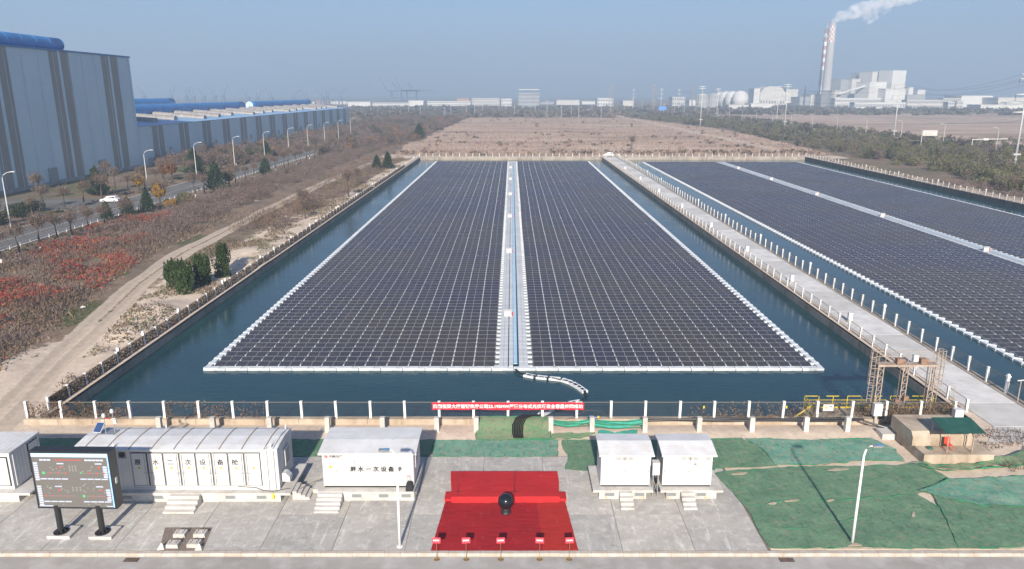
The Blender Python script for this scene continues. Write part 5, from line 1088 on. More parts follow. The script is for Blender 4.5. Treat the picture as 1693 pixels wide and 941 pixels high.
def lattice(x, y, h, label):
    t = thing('lattice_pylon', label, 'pylon', (x, y, 0), 0, 'lattice pylons'); s = B(); n = 8
    w_ = lambda f: 4.2 * (1 - f) ** 1.3 + .7
    for k in range(n):
        f0, f1 = k / n, (k + 1) / n; a, b_ = w_(f0), w_(f1)
        for sx in (-1, 1):
            for sy in (-1, 1):
                s.cyl((sx * a, sy * a, h * f0), (sx * b_, sy * b_, h * f1), .16, n=4); s.cyl((sx * a, sy * a, h * f0), (-sx * b_, sy * b_, h * f1), .09, n=3); s.cyl((sx * a, sy * a, h * f0), (sx * b_, -sy * b_, h * f1), .09, n=3)
    s.build('lattice', 'rusty_tube', t, local=True)
    for f, q in ((.98, 6), (.8, 8), (.64, 7)): B().prism([(-q, h * f), (0, h * f + .9), (q, h * f), (0, h * f - .3)], 'y', -.2, .2).build('cross_arm', 'rusty_tube', t, local=True)
lattice(185, 1422, 42, 'left reddish lattice pylon behind the reed field'); lattice(265, 1422, 43, 'right reddish lattice pylon behind the reed field')
pl = thing('power_line', 'dark power lines sagging between the right hand pylons', 'power lines', (200, 400, 30))
def span(a, b_, sag, r=.05):
    B().tube([(a[0] + (b_[0] - a[0]) * k / 14, a[1] + (b_[1] - a[1]) * k / 14, a[2] + (b_[2] - a[2]) * k / 14 - sag * 4 * (k / 14) * (1 - k / 14)) for k in range(15)], r, 3).build('wire', 'wire', pl)
chain_ = [(183.6, 272, 34.5), (226, 445, 33.5), (250, 714, 34), (272, 1240, 34)]
for (x0, y0, h0), (x1, y1, h1) in zip(chain_[:-1], chain_[1:]):
    for f, q in ((1.0, 3.2), (.93, 3.4), (.74, 4.0), (.56, 4.0)):
        for sg in (-1, 1): span((x0 + sg * q, y0, h0 * f), (x1 + sg * q, y1, h1 * f), 4.5 if y1 < 800 else 9, .03 if y1 < 500 else .045)
for f, q in ((1.0, 3.2), (.93, 3.4), (.74, 4.0)):
    for sg in (-1, 1): span((183.6 + sg * q, 272, 34.5 * f), (160 + sg * q, 60, 34.5 * f), 4)

# ------------------------------------------------------------------ far skyline
def fbox(name, px0, px1, ytop, d, depth, mat, label, cat='building', rz=0, windows=0, group=None, roof=None, rows=2):
    x0, z = at(px0, ytop, d); x1, _ = at(px1, ytop, d); w_ = x1 - x0; cx2 = (x0 + x1) / 2
    t = thing(name, label, cat, (cx2, d, 0), R(rz), group); B().bx(-w_ / 2, w_ / 2, 0, depth, 0, z).build('wall', mat, t, local=True)
    B().bx(-w_ / 2 - .5, w_ / 2 + .5, -.5, depth + .5, z, z + .8).build('roof', roof or mat, t, local=True)
    if windows:
        wm = B().bx(-w_ / windows * .27, w_ / windows * .27, -.12, .05, 0, z / rows * .5).mesh('window', 'far_dark')
        for r_ in range(rows):
            for k in range(windows): inst('window', wm, (-w_ / 2 + w_ * (k + .5) / windows, 0, z * (r_ + .28) / rows), t, local=True)
    return t
D0 = 1600
def chimney(px, ytop, d, r0, r1, label, bands):
    x, z = at(px, ytop, d); t = thing('chimney', label, 'chimney', (x, d, 0)); n = 24
    segs = bands(z); rr = lambda zz: r0 + (r1 - r0) * zz / z
    for a, b_, mt in segs: B().cyl((0, 0, a), (0, 0, b_), rr(a), rr(b_), n=n, caps=(b_ > z - 1)).build('shaft' if mt == 'chimney' else 'band', mt, t, local=True, smooth=False)
    return t, x, z
t, chx, chz = chimney(1377, 38, D0, 9.5, 6.6, 'thick grey chimney with a red and white checked top', lambda z: [(0, z * .77, 'chimney'), (z * .965, z, 'chimney')])
# checkered collar: painted blocks
z0, z1 = chz * .77, chz * .965; rr = lambda q: 9.5 + (6.6 - 9.5) * q / chz
for j in range(7):
    for k in range(12):
        a0, a1 = 2 * math.pi * k / 12, 2 * math.pi * (k + 1) / 12; za, zb = z0 + (z1 - z0) * j / 7, z0 + (z1 - z0) * (j + 1) / 7; s = B(); vs = []
        for zz in (za, zb):
            for e in range(3): a = a0 + (a1 - a0) * e / 2; vs.append((rr(zz) * math.cos(a), rr(zz) * math.sin(a), zz))
        s.add(vs, [(0, 1, 4, 3), (1, 2, 5, 4)]); s.build('painted_check', 'stack_red' if (j + k) % 2 else 'stack_white', t, local=True)
B().cyl((0, 0, chz), (0, 0, chz + 2), 6.2, 6.2, n=16).build('flue', 'far_grey', t, local=True)
chimney(1366.5, 49, D0 + 60, 5.6, 3.6, 'slim striped chimney left of the thick grey one', lambda z: [(0, z * .10, 'far_grey'), (z * .10, z * .28, 'stack_white'), (z * .28, z * .48, 'far_grey')] + [(z * (.48 + .052 * k), z * (.48 + .052 * (k + 1)), 'stack_white' if k % 2 == 0 else 'stack_red') for k in range(10)])
PL = [('power_station', 1389, 1406, 132, 0, 'far_grey', 'grey boiler house block right of the chimneys', 22), ('power_station', 1407, 1425, 131, 40, 'far_cream', 'pale boiler house block beside the grey one', 22), ('power_station', 1427, 1440, 121, 60, 'far_grey', 'tall shaded grey boiler house', 22),
      ('power_station', 1441, 1456, 119, 30, 'far_cream', 'tall narrow pale boiler house with a notch', 22), ('power_station', 1457, 1471, 118, 60, 'far_grey', 'tall grey boiler house left of the big white block', 22), ('power_station', 1473, 1503, 117, 0, 'far_white', 'big white power station block', 22),
      ('power_station', 1434, 1471, 136, -40, 'far_white', 'white sloped bunker bay in front of the boiler houses', 22), ('power_station', 1463, 1500, 147, -60, 'far_white', 'low white turbine hall under the big white block', 10), ('power_station', 1503, 1511, 145, 0, 'far_white', 'narrow white annex right of the big white block', 10), ('power_station', 1517, 1531, 149, 0, 'far_white', 'small white block at the right of the power station', 10),
      ('power_station', 1375, 1392, 150, -30, 'far_cream', 'pale filter house at the foot of the chimneys', 15), ('workshop', 1247, 1257, 147, 0, 'far_white', 'narrow white end block of the domed hall', 0), ('workshop', 1300, 1320, 148, 60, 'far_cream', 'cream workshop left of the chimneys', 0), ('workshop', 1322, 1340, 161, 0, 'far_grey', 'low grey workshop left of the chimneys', 10), ('workshop', 1340, 1360, 157, 40, 'far_cream', 'cream workshop at the foot of the slim chimney', 10)]
for nm, a, b_, yt, dd, mt, lb, rz in PL: fbox(nm, a, b_, yt, D0 + dd, 35, mt, lb, rz=rz)
fbox('office_block', 1381, 1457, 163, 1480, 25, 'far_white', 'long white office block with a row of windows under the power station', windows=26, rows=2); fbox('office_block', 1413, 1498, 170, 1400, 20, 'far_white', 'long white block with dense windows in front of the power station', windows=34, rows=1); fbox('office_block', 1500, 1559, 166, 1420, 20, 'far_cream', 'long cream block with dense windows right of the power station', windows=24, rows=2)
fbox('office_block', 1560, 1589, 163, 1500, 20, 'far_cream', 'cream block with many windows at the far right', windows=10, rows=3); fbox('warehouse', 1590, 1642, 159, 1500, 60, 'far_white', 'white flat warehouse at the far right', windows=0); fbox('warehouse', 1651, 1720, 162, 1450, 60, 'far_cream', 'cream warehouse at the right edge of the frame'); fbox('warehouse', 1622, 1700, 174, 1300, 40, 'far_white', 'low white shed in front of the far right warehouses')
fbox('warehouse', 1242, 1278, 172, 1420, 40, 'far_white', 'low white shed in front of the domed tanks'); fbox('warehouse', 1205, 1238, 174, 1420, 40, 'far_cream', 'low cream shed below the domed tanks'); fbox('warehouse', 1500, 1530, 157, 1560, 30, 'far_grey', 'grey shed under the small white power station block')
for k in range(4): fbox('house', 1650 + k * 14 - 110 * (k > 1), 1661 + k * 14 - 110 * (k > 1), 171 - k, 1380 + k * 20, 16, 'far_cream', ('small cream house at the right edge of the frame', 'second small cream house from the right edge', 'small cream house among the trees at far right', 'small cream house left of the far right houses')[k], windows=4, rows=2)
# domed hall, tanks, silos
x0, z0_ = at(1258, 143, D0); x1, _ = at(1300, 143, D0)
t = thing('domed_hall', 'broad hall with a rounded roof left of the chimneys', 'hall', ((x0 + x1) / 2, D0, 0)); w_ = (x1 - x0) / 2
B().prism([(-w_, 0), (w_, 0), (w_, z0_ * .7), (w_ * .7, z0_ * .92), (w_ * .3, z0_), (-w_ * .3, z0_), (-w_ * .7, z0_ * .92), (-w_, z0_ * .7)], 'y', 0, 60).build('shell', 'far_cream', t, local=True)
for k in range(9): B().bx(-w_ + w_ * 2 * (k + .3) / 9, -w_ + w_ * 2 * (k + .7) / 9, -.3, .05, z0_ * .18, z0_ * .32).build('window', 'far_dark', t, local=True)
for k, (px, yt, d, lb) in enumerate(((1225, 150, 1500, 'right and largest of the white domed tanks'), (1212, 151, 1530, 'second white domed tank from the right'), (1201, 151, 1560, 'third white domed tank from the right'), (1192, 152, 1590, 'leftmost white domed tank'))):
    x, z = at(px, yt, d); t = thing('storage_tank', lb, 'tank', (x, d, 0), 0, 'white domed tanks'); r_ = 15.5
    B().lathe((0, 0, 0), [(r_, 0), (r_, z * .62), (r_ * .92, z * .76), (r_ * .7, z * .9), (r_ * .4, z * .98), (1, z)], 24).build('shell', 'far_white', t, local=True, smooth=True); B().lathe((0, 0, z), [(1.5, -.3), (1.5, 1.5), (.5, 2)], 8).build('vent', 'far_grey', t, local=True)
for px, lb in ((1162, 'left grey silo left of the white domed tanks'), (1180, 'right grey silo left of the white domed tanks')):
    x, z = at(px, 157, 1450); t = thing('silo', lb, 'silo', (x, 1450, 0), 0, 'grey silos'); B().lathe((0, 0, 0), [(9.5, 0), (9.5, z), (5, z + 2.5), (.6, z + 4)], 20).build('shell', 'far_grey', t, local=True); s = B(); [s.bx(9.6 * math.cos(a) - .3, 9.6 * math.cos(a) + .3, 9.6 * math.sin(a) - .3, 9.6 * math.sin(a) + .3, 0, z) for a in [q * math.pi / 5 for q in range(10)]]; s.build('stiffener', 'far_cream', t, local=True)
# conveyor
xa_, za_ = at(1386, 155, 1560); xb_, zb_ = at(1430, 142, 1560); t = thing('conveyor', 'slanting white conveyor gallery up to the boiler house', 'conveyor', (xa_, 1560, 0)); B().cyl((0, 0, za_), (xb_ - xa_, 0, zb_), 2.2, n=4).build('gallery', 'far_white', t, local=True)
for f in (.3, .65): B().cyl(((xb_ - xa_) * f, 0, 0), ((xb_ - xa_) * f, 0, za_ + (zb_ - za_) * f - 1), .8, n=4).build('trestle', 'far_grey', t, local=True)
# lattice towers and clutter around the plant
for k, (px, yt, d, mt, lb) in enumerate(((1332, 142, 1500, 'far_dark', 'thin dark lattice mast left of the chimneys'), (1146, 141, 1500, 'rusty_tube', 'reddish mast left of the grey silos'), (1350, 152, 1450, 'far_dark', 'short dark frame tower at the chimney foot'), (1376, 148, 1440, 'far_dark', 'dark steel frame tower in front of the thick chimney'))):
    x, z = at(px, yt, d); t = thing('mast', lb, 'mast', (x, d, 0)); w_ = 1.2 if k < 2 else 4.5; s = B()
    for sx in (-1, 1):
        for sy in (-1, 1): s.cyl((sx * w_, sy * w_, 0), (sx * w_ * .6, sy * w_ * .6, z), .4, n=4)
    for q in range(9): s.cyl((-w_, -w_, z * q / 9), (w_, -w_, z * (q + 1) / 9), .3, n=3); s.cyl((w_, -w_, z * q / 9), (-w_, -w_, z * (q + 1) / 9), .3, n=3)
    s.build('frame', mt, t, local=True)
# mid skyline
fbox('warehouse', 575, 612, 169, 1700, 60, 'far_white', 'white gabled warehouse left end of the long white sheds'); fbox('warehouse', 612, 676, 170, 1720, 60, 'far_white', 'very long white shed on the skyline', windows=30, rows=2, roof='far_grey'); fbox('warehouse', 676, 700, 167, 1700, 60, 'far_white', 'tall white end block of the long white sheds'); fbox('office_block', 700, 778, 168, 1760, 40, 'far_white', 'long white block with windows left of the glass office', windows=30, rows=2)
fbox('office_block', 756, 776, 163, 1800, 30, 'far_brick', 'low reddish block behind the long white sheds'); fbox('office_block', 780, 826, 163, 1820, 40, 'far_cream', 'cream apartment block left of the glass office', windows=14, rows=3); fbox('office_block', 829, 846, 164, 1700, 40, 'far_white', 'small white block just left of the glass office', windows=4, rows=2)
g = fbox('glass_office', 857, 892, 154, 1500, 40, 'far_grey', 'grey glass office block at the middle of the skyline', windows=12, rows=4); B().bx(-20, 20, -3, 42, 34.5, 36).build('roof_canopy', 'far_cream', g, local=True)
for k, (a, b_, yt, d, mt, lb) in enumerate(((920, 958, 166, 1900, 'far_cream', 'low cream block right of the glass office'), (962, 984, 168, 2000, 'far_white', 'low white block right of the glass office'), (988, 1014, 163, 1700, 'far_white', 'white block behind the left lattice pylon'), (1030, 1048, 167, 1700, 'far_cream', 'low cream block between the lattice pylons'), (1112, 1133, 161, 1750, 'far_cream', 'cream block left of the reddish mast'), (893, 916, 169, 2000, 'far_grey', 'low grey block just right of the glass office'), (1140, 1150, 166, 1600, 'far_white', 'small white tank house near the reddish mast'), (522, 546, 166, 2000, 'far_brick', 'reddish block above the end of the factory roof'), (488, 520, 169, 2000, 'far_white', 'white shed above the factory roof'), (547, 574, 168, 2000, 'far_white', 'white arched shed right of the reddish block'))):
    fbox('building', a, b_, yt, d, 40, mt, lb, windows=6 if k in (2, 4, 7) else 0)
o = B().bx(-6, 6, -.3, .3, 3, 9).bx(-5, -4.6, -.3, .3, 0, 3).bx(4.6, 5, -.3, .3, 0, 3).build('billboard', 'sign_blue'); o.location = (at(1095, 185, 1150)[0], 1150, 0); tag(o, 'small blue billboard at the edge of the wood', 'billboard')
# harbour cranes
def crane(px, ytop, d, sgn, label):
    x, z = at(px, ytop, d); t = thing('harbour_crane', label, 'crane', (x, d, 0), 0, 'harbour cranes on the left horizon'); h = z
    s = B()
    for sx in (-1, 1):
        for sy in (-1, 1): s.cyl((sx * 5, sy * 5, 0), (sx * 2.5, sy * 2.5, h * .38), .9, n=4)
    s.cb((0, 0, h * .36), (8, 8, 1.5)); s.build('portal', 'crane_blue', t, local=True)
    B().cb((-sgn * 2, 0, h * .44), (9, 6, h * .12)).build('machine_house', 'crane_blue', t, local=True)
    s = B(); s.cyl((-sgn * 3, 0, h * .44), (0, 0, h * .82), .9, n=4); s.cyl((sgn * 2, 0, h * .46), (sgn * 12, 0, h), 1.0, .6, n=4); s.cyl((0, 0, h * .82), (sgn * 9, 0, h * .85), .4, n=4); s.cyl((sgn * 12, 0, h), (sgn * 19, 0, h * .86), .7, .4, n=4); s.cyl((sgn * 19, 0, h * .86), (sgn * 19, 0, h * .45), .2, n=3); s.build('jib', 'crane_blue', t, local=True)
for k, (px, yt, sg) in enumerate(((235, 143, -1), (281, 142, 1), (307, 143, 1), (317, 144, -1), (334, 143, -1), (352, 142, -1), (367, 142, 1), (408, 146, -1), (424, 148, 1), (447, 147, -1), (485, 149, 1), (505, 149, -1), (532, 147, -1), (540, 145, 1), (562, 147, 1))): crane(px, yt, 1950, sg, '%s blue harbour crane from the left along the hazy horizon' % ORD[k])
for k, (px, w_, lb) in enumerate(((655, 0, 'left ship to shore crane with raised boom on the horizon'), (680, 0, 'right ship to shore crane with raised boom on the horizon'))):
    d = 2050; x, z = at(px, 150, d); _, zt = at(px, 126, d); t = thing('container_crane', lb, 'crane', (x, d, 0)); s = B()
    for sx in (-1, 1):
        for sy in (-1, 1): s.cyl((sx * 13, sy * 9, 0), (sx * 13, sy * 9, z), 1.3, n=4)
    s.cb((0, -9, z * .5), (26, 1.6, 2)); s.cb((0, 9, z * .5), (26, 1.6, 2)); s.build('portal', 'crane_blue', t, local=True)
    B().cb((18, 0, z), (90, 4, 3.5)).build('girder', 'crane_blue', t, local=True); s = B(); s.cyl((-26, 0, z), (-44, 0, zt), 1.3, .8, n=4); s.cyl((0, 0, z), (-8, 0, z + 22), 1.0, n=4); s.cyl((10, 0, z), (-8, 0, z + 22), .8, n=4); s.cyl((-8, 0, z + 22), (-40, 0, zt - 8), .35, n=3); s.build('boom', 'crane_blue', t, local=True)
# thin poles across the middle distance
PM = B().cyl((0, 0, 0), (0, 0, 1), .28, .2, n=5).mesh('pole', 'pylon')
for k in range(34):
    px = 610 + k * 17.5 + random.uniform(-5, 5); d = random.uniform(850, 1350); x, _ = at(px, 200, d); h = random.uniform(12, 20)
    t = thing('utility_pole', '%s thin utility pole from the left across the far wood' % ORD[k], 'pole', (x, d, 0), 0, 'utility poles across the far wood'); o = inst('pole', PM, (0, 0, 0), t, local=True); o.scale = (1, 1, h); B().bx(-1.3, 1.3, -.1, .1, h - 1, h - .75).build('cross_arm', 'pylon', t, local=True)

# ------------------------------------------------------------------ smoke plume
sm = bpy.data.materials.new('smoke'); sm.use_nodes = True; MATS['smoke'] = sm; nt = sm.node_tree; nt.nodes.remove(nt.nodes['Principled BSDF'])
pv = N(nt, 'ShaderNodeVolumePrincipled'); pv.inputs['Color'].default_value = (.97, .97, .98, 1); pv.inputs['Anisotropy'].default_value = -.35
nz = noise(nt, pos(nt), .06, 6, .68, .40, .72); ml_ = N(nt, 'ShaderNodeMath', operation='MULTIPLY'); ml_.inputs[1].default_value = .12; nt.links.new(nz, ml_.inputs[0]); nt.links.new(ml_.outputs[0], pv.inputs['Density']); nt.links.new(pv.outputs[0], nt.nodes['Material Output'].inputs['Volume'])
s = B(); rnd = random.Random(5)
def puff(c, r_):
    s.lathe((c[0], c[1], c[2] - r_), [(r_ * math.sin(math.pi * k / 8) + .01, r_ - r_ * math.cos(math.pi * k / 8)) for k in range(9)], 12)
path = [(1377, 37, 4), (1381, 33, 6), (1387, 29, 8), (1395, 25, 10), (1405, 21, 12), (1416, 17, 13), (1428, 13, 14), (1440, 9, 15), (1453, 5, 16), (1468, 2, 16), (1484, -1, 15), (1500, -3, 13), (1518, -6, 12), (1540, -8, 12)]
for (pa, pb) in zip(path[:-1], path[1:]):
    for k in range(3):
        f = (k + rnd.random()) / 3; px = pa[0] + (pb[0] - pa[0]) * f; py = pa[1] + (pb[1] - pa[1]) * f; r_ = (pa[2] + (pb[2] - pa[2]) * f) * .95
        x, z = at(px, py, D0); puff((x + rnd.uniform(-.3, .3) * r_, D0 + rnd.uniform(-.3, .3) * r_, z + rnd.uniform(-.45, .45) * r_), r_ * rnd.uniform(.75, 1.15))
for px, py, r_ in ((1367, 46, 3), (1369, 43, 4), (1372, 39, 4.5), (1376, 35, 5)): x, z = at(px, py, D0 + 30); puff((x, D0 + 30, z), r_)
for px, py, r_ in ((1430, 31, 6), (1437, 34, 8), (1444, 30, 7), (1450, 29, 5), (1462, 21, 5), (1470, 18, 4)): x, z = at(px, py, D0); puff((x, D0, z), r_)
o = s.build('smoke_plume', 'smoke'); tag(o, 'white smoke plume drifting right from the chimney tops', 'smoke', kind='stuff')
md = o.modifiers.new('remesh', 'REMESH'); md.mode = 'VOXEL'; md.voxel_size = 2.2

# ------------------------------------------------------------------ vehicles
def suv(loc, rz, label):
    t = thing('parked_car', label, 'car', loc, rz); L, W = 4.7, 1.85
    s = B(); prof = [(-2.35, .35), (-2.32, .85), (-2.2, 1.0), (-1.9, 1.08), (-1.55, 1.62), (-1.2, 1.70), (.35, 1.68), (.65, 1.55), (1.15, 1.08), (2.1, .92), (2.32, .75), (2.35, .35)]
    vs = []; n = len(prof)
    for y, k in ((-W / 2, 1), (-W / 2 * .97, 1), (W / 2 * .97, 1), (W / 2, 1)):
        for u, v in prof: vs.append((u, y * (.82 if v > 1.2 else 1), v))
    fs = [(j * n + i, j * n + (i + 1) % n, (j + 1) * n + (i + 1) % n, (j + 1) * n + i) for j in range(3) for i in range(n)] + [tuple(range(n)), tuple(range(3 * n, 4 * n))[::-1]]; s.add(vs, fs); s.build('body', 'car_white', t, local=True)
    for sy in (-1, 1):
        y = sy * W / 2 * .825; yo = sy * (W / 2 * .985)
        for a, b_, c, d in (((-1.75, 1.14), (-.75, 1.14), (-.75, 1.56), (-1.42, 1.56)), ((-.65, 1.14), (.3, 1.14), (.25, 1.56), (-.65, 1.56)), ((.4, 1.14), (.95, 1.14), (.55, 1.5), (.36, 1.56))):
            q = lambda p: (p[0], (yo if p[1] < 1.2 else y) + sy * .012, p[1]); B().add([q(a), q(b_), q(c), q(d)], [(0, 1, 2, 3)]).build('side_window', 'glass_dark', t, local=True)
        for x in (-1.42, 1.42):
            w_ = B().cyl((x, sy * .72, .34), (x, sy * .95, .34), .34, n=16).build('wheel', 'black_rubber', t, local=True); B().cyl((x, sy * .951, .34), (x, sy * .965, .34), .2, n=10).build('rim', 'steel', w_, local=True)
        B().cb((2.3, sy * .68, .72), (.1, .32, .14)).build('headlight', 'steel_pale', t, local=True); B().cb((-2.3, sy * .72, .86), (.08, .24, .2)).build('tail_light', 'red_plastic', t, local=True)
    B().add([(.68, -.72, 1.55), (.68, .72, 1.55), (1.14, .8, 1.12), (1.14, -.8, 1.12)], [(0, 1, 2, 3)]).build('windscreen', 'glass_dark', t, local=True).location.x = .02
suv((-106.5, 195, .05), R(183), 'white car on the driveway in front of the tall factory hall'); suv((44.5, 343.5, .03), R(170), 'white car parked at the far end of the causeway')
# person at the far end of the second array
t = thing('person', 'person in an orange vest standing at the far end of the second array', 'person', (101.2, 321.5, WL + .45))
pe = B()
def ring(c, rx, ry, n=10): return [(c[0] + rx * math.cos(2 * math.pi * k / n), c[1] + ry * math.sin(2 * math.pi * k / n), c[2]) for k in range(n)]
def skinbody():
    me = bpy.data.meshes.new('body'); V_ = [(0, 0, .95), (0, 0, 1.2), (0, 0, 1.42), (0, 0, 1.55), (0, -.02, 1.68), (-.11, 0, .88), (-.13, .02, .48), (-.14, .04, .08), (-.15, -.1, .03), (.11, 0, .88), (.14, .0, .48), (.16, .05, .08), (.17, -.1, .03), (-.2, 0, 1.40), (-.27, .02, 1.12), (-.25, -.1, .86), (.2, 0, 1.40), (.28, .02, 1.12), (.26, -.1, .86)]
    E_ = [(0, 1), (1, 2), (2, 3), (3, 4), (0, 5), (5, 6), (6, 7), (7, 8), (0, 9), (9, 10), (10, 11), (11, 12), (2, 13), (13, 14), (14, 15), (2, 16), (16, 17), (17, 18)]
    r_ = [.16, .15, .16, .06, .11, .09, .07, .05, .05, .09, .07, .05, .05, .07, .05, .04, .07, .05, .04]
    me.from_pydata(V_, E_, []); o = bpy.data.objects.new('body', me); link(o, t); o.modifiers.new('skin', 'SKIN'); o.modifiers.new('sub', 'SUBSURF').render_levels = 1
    for i, sv in enumerate(me.skin_vertices[0].data): sv.radius = (r_[i], r_[i] * .8); sv.use_root = (i == 0)
    me.materials.append(MATS['trouser']); return o
skinbody()
B().lathe((0, 0, 0), [(.19, .92), (.215, 1.1), (.225, 1.38), (.12, 1.49)], 12).build('vest', 'vest_orange', t, local=True, smooth=True); B().lathe((0, -.02, 1.68), [(.05, -.16), (.095, -.06), (.1, .03), (.07, .1), (.02, .13)], 12).build('head', 'skin', t, local=True, smooth=True); B().lathe((0, -.02, 1.73), [(.15, 0), (.115, .02), (.1, .09), (.03, .13)], 12).build('helmet', 'red_plastic', t, local=True, smooth=True)
# ------------------------------------------------------------------ vegetation
def tris(C, size, up=0.0, thin=1.0):
    """one random triangle per centre; up>0 turns them towards upright blades"""
    C = np.asarray(C, float); n = len(C); size = np.broadcast_to(np.asarray(size, float), (n,))[:, None]
    a = rng.normal(size=(n, 3)); a[:, 2] += up * np.sign(rng.random(n) + .0) * 2; a /= np.linalg.norm(a, axis=1)[:, None]
    r = rng.normal(size=(n, 3)); b = np.cross(a, r); b /= np.linalg.norm(b, axis=1)[:, None] + 1e-9
    V = np.stack([C + a * size, C - a * size * .55 + b * size * .75 * thin, C - a * size * .55 - b * size * .75 * thin], 1); return V.reshape(-1, 3)
def ell(n, c, r, shell=.45):
    d = rng.normal(size=(n, 3)); d /= np.linalg.norm(d, axis=1)[:, None]; k = (shell + (1 - shell) * rng.random(n) ** .6)[:, None]; return np.asarray(c) + d * k * np.asarray(r)
def bushes(name, items, mats, label, cat, weights=None, per=80, leaf=.35, up=.4, thin=.8, stuff=True, lumps=4):
    """items (x, y, r, h): each bush is several leafy lumps with ragged tops; one object"""
    Cs = []; Ss = []; I = []
    for (x, y, r, h) in items:
        n = max(6, int(per * (r * h) / 4)); mi = random.choices(range(len(mats)), weights)[0]
        for q in range(lumps):
            ox, oy = random.uniform(-.6, .6) * r, random.uniform(-.6, .6) * r; hh = h * random.uniform(.6, 1.1); rr_ = r * random.uniform(.45, .75)
            p = ell(max(3, n // lumps), (x + ox, y + oy, hh * .5 + GZ0(x, y)), (rr_, rr_, hh * .55)); p[:, 2] = np.maximum(p[:, 2], .05); Cs.append(p); Ss.append(leaf * (.6 + .8 * rng.random(len(p)))); I += [mi] * len(p)
    V = tris(np.concatenate(Cs), np.concatenate(Ss), up, thin); o = bpy.data.objects.new(name, np_mesh(name, V, 3, mats, I)); link(o)
    if stuff: o['kind'] = 'stuff'
    tag(o, label, cat); return o
def GZ0(x, y): return gz(x, y) if -70 < x < -42 else 0.0
U = random.uniform
def scatter(n, f):
    out = []; tries = 0
    while len(out) < n and tries < n * 30:
        q = f(); tries += 1
        if q: out.append(q)
    return out
nz1 = lambda x, y, s: float(vnoise(np.array([x]), np.array([y]), s, 3)[0])
def twig_field(name, n, xr, yr, dens, hmax, mats, wts, label, leaf, up, thin, cat='shrubs'):
    x = rng.uniform(*xr, n * 4); y = rng.uniform(*yr, n * 4); k = dens(x, y) > rng.random(n * 4); x = x[k][:n]; y = y[k][:n]
    h = hmax(x, y) * rng.random(len(x)) ** .55; V = tris(np.stack([x, y, h + height(x, y)], -1), leaf * (.5 + rng.random(len(x))), up, thin)
    I = rng.choice(len(mats), len(x), p=wts); o = bpy.data.objects.new(name, np_mesh(name, V, 3, mats, I)); link(o); o['kind'] = 'stuff'; tag(o, label, cat); return o
tdist = lambda x, y: poly_dist(x, y, TRACK)
# sumac slope: grey stems with patches of red leaves
dn = lambda x, y: sstep(3.5, 6.5, tdist(x, y)) * (x < np.interp(y, TRK_Y, TRK_X)) * sstep(.25, .45, vnoise(x, y, 6, 3)) * sstep(175, 160, y)
TRK_Y = [p[1] for p in TRACK]; TRK_X = [p[0] for p in TRACK]
hm = lambda x, y: .5 + 1.5 * sstep(.3, .65, vnoise(x + 9, y, 7, 3)) * sstep(3, 9, tdist(x, y))
twig_field('sumac_stems', 44000, (-87, -49), (62, 180), dn, hm, ['twig_purple', 'twig_brown'], [.6, .4], 'grey brown leafless sumac stems on the slope left of the track', .30, 1.0, .22)
twig_field('dry_undergrowth', 26000, (-87, -49), (60, 178), lambda x, y: dn(x, y) * .9 + .1 * (tdist(x, y) > 3) * (x < np.interp(y, TRK_Y, TRK_X)), lambda x, y: .35 + 0 * x, ['grass_brown', 'twig_brown', 'grass_green'], [.78, .17, .05], 'low dry brown undergrowth between the sumac stems', .24, .8, .6, 'undergrowth')
rd = lambda x, y: dn(x, y) * .7 * sstep(.49, .64, vnoise(x + 200, y + 40, 8, 4))
twig_field('sumac_leaves', 24000, (-86, -50), (64, 168), rd, lambda x, y: hm(x, y) * 1.1, ['sumac_red', 'leaf_orange'], [.85, .15], 'bright red sumac leaves in patches on the slope left of the track', .19, .1, .8, 'sumac')
# undergrowth verge along the track and sand bank
vb = lambda x, y: sstep(.5, .62, vnoise(x + 31, y + 5, 6, 3)) * (tdist(x, y) > 2.6) * (x < -44) * (x > np.interp(y, TRK_Y, TRK_X)) + 0 * x
twig_field('bank_scrub', 15000, (-62, -43.5), (66, 330), vb, lambda x, y: .15 + .5 * vnoise(x, y, 4, 2), ['grass_brown', 'twig_brown', 'grass_green'], [.45, .35, .20], 'patchy brown and green scrub on the sandy bank', .20, .8, .6, 'scrub')
vg = lambda x, y: .8 * sstep(.54, .62, vnoise(x, y, 7, 3)) * (tdist(x, y) > 2.4)
twig_field('green_grass', 9000, (-62, -44), (62, 150), vg, lambda x, y: .12 + 0 * x, ['grass_green', 'grass_brown'], [.7, .3], 'short green grass patches beside the dirt track', .13, .8, .5, 'grass')
# thicket between the track and the road (purple brown), up to the far bend
it = scatter(900, lambda: (lambda y: (lambda x: (x, y, U(1.2, 2.2), U(1.6, 3.2)))(U(-84, -66 - 4 * nz1(0, y, 20))))(U(150, 420)))
bushes('thicket', it, ['twig_purple', 'twig_brown', 'twig_dark'], 'long purple brown leafless thicket between the dirt track and the road', 'thicket', [.7, .22, .08], per=125, leaf=.26, up=.8, thin=.26)
it = scatter(260, lambda: (U(-66, -60), U(228, 420), U(.8, 1.6), U(.6, 1.6))); it += scatter(170, lambda: (lambda y: (U(-58, -47), y, U(.8, 2.0), U(.8, 2.6)))(U(165, 330))); it += scatter(120, lambda: (U(-58, -48.5), U(150, 215), U(1.2, 2.4), U(1.4, 3.2)))
bushes('thicket', it, ['twig_brown', 'grass_brown', 'twig_purple'], 'lower brown brushwood on the bank beside the pond', 'brushwood', per=100, leaf=.25, up=.8, thin=.3)
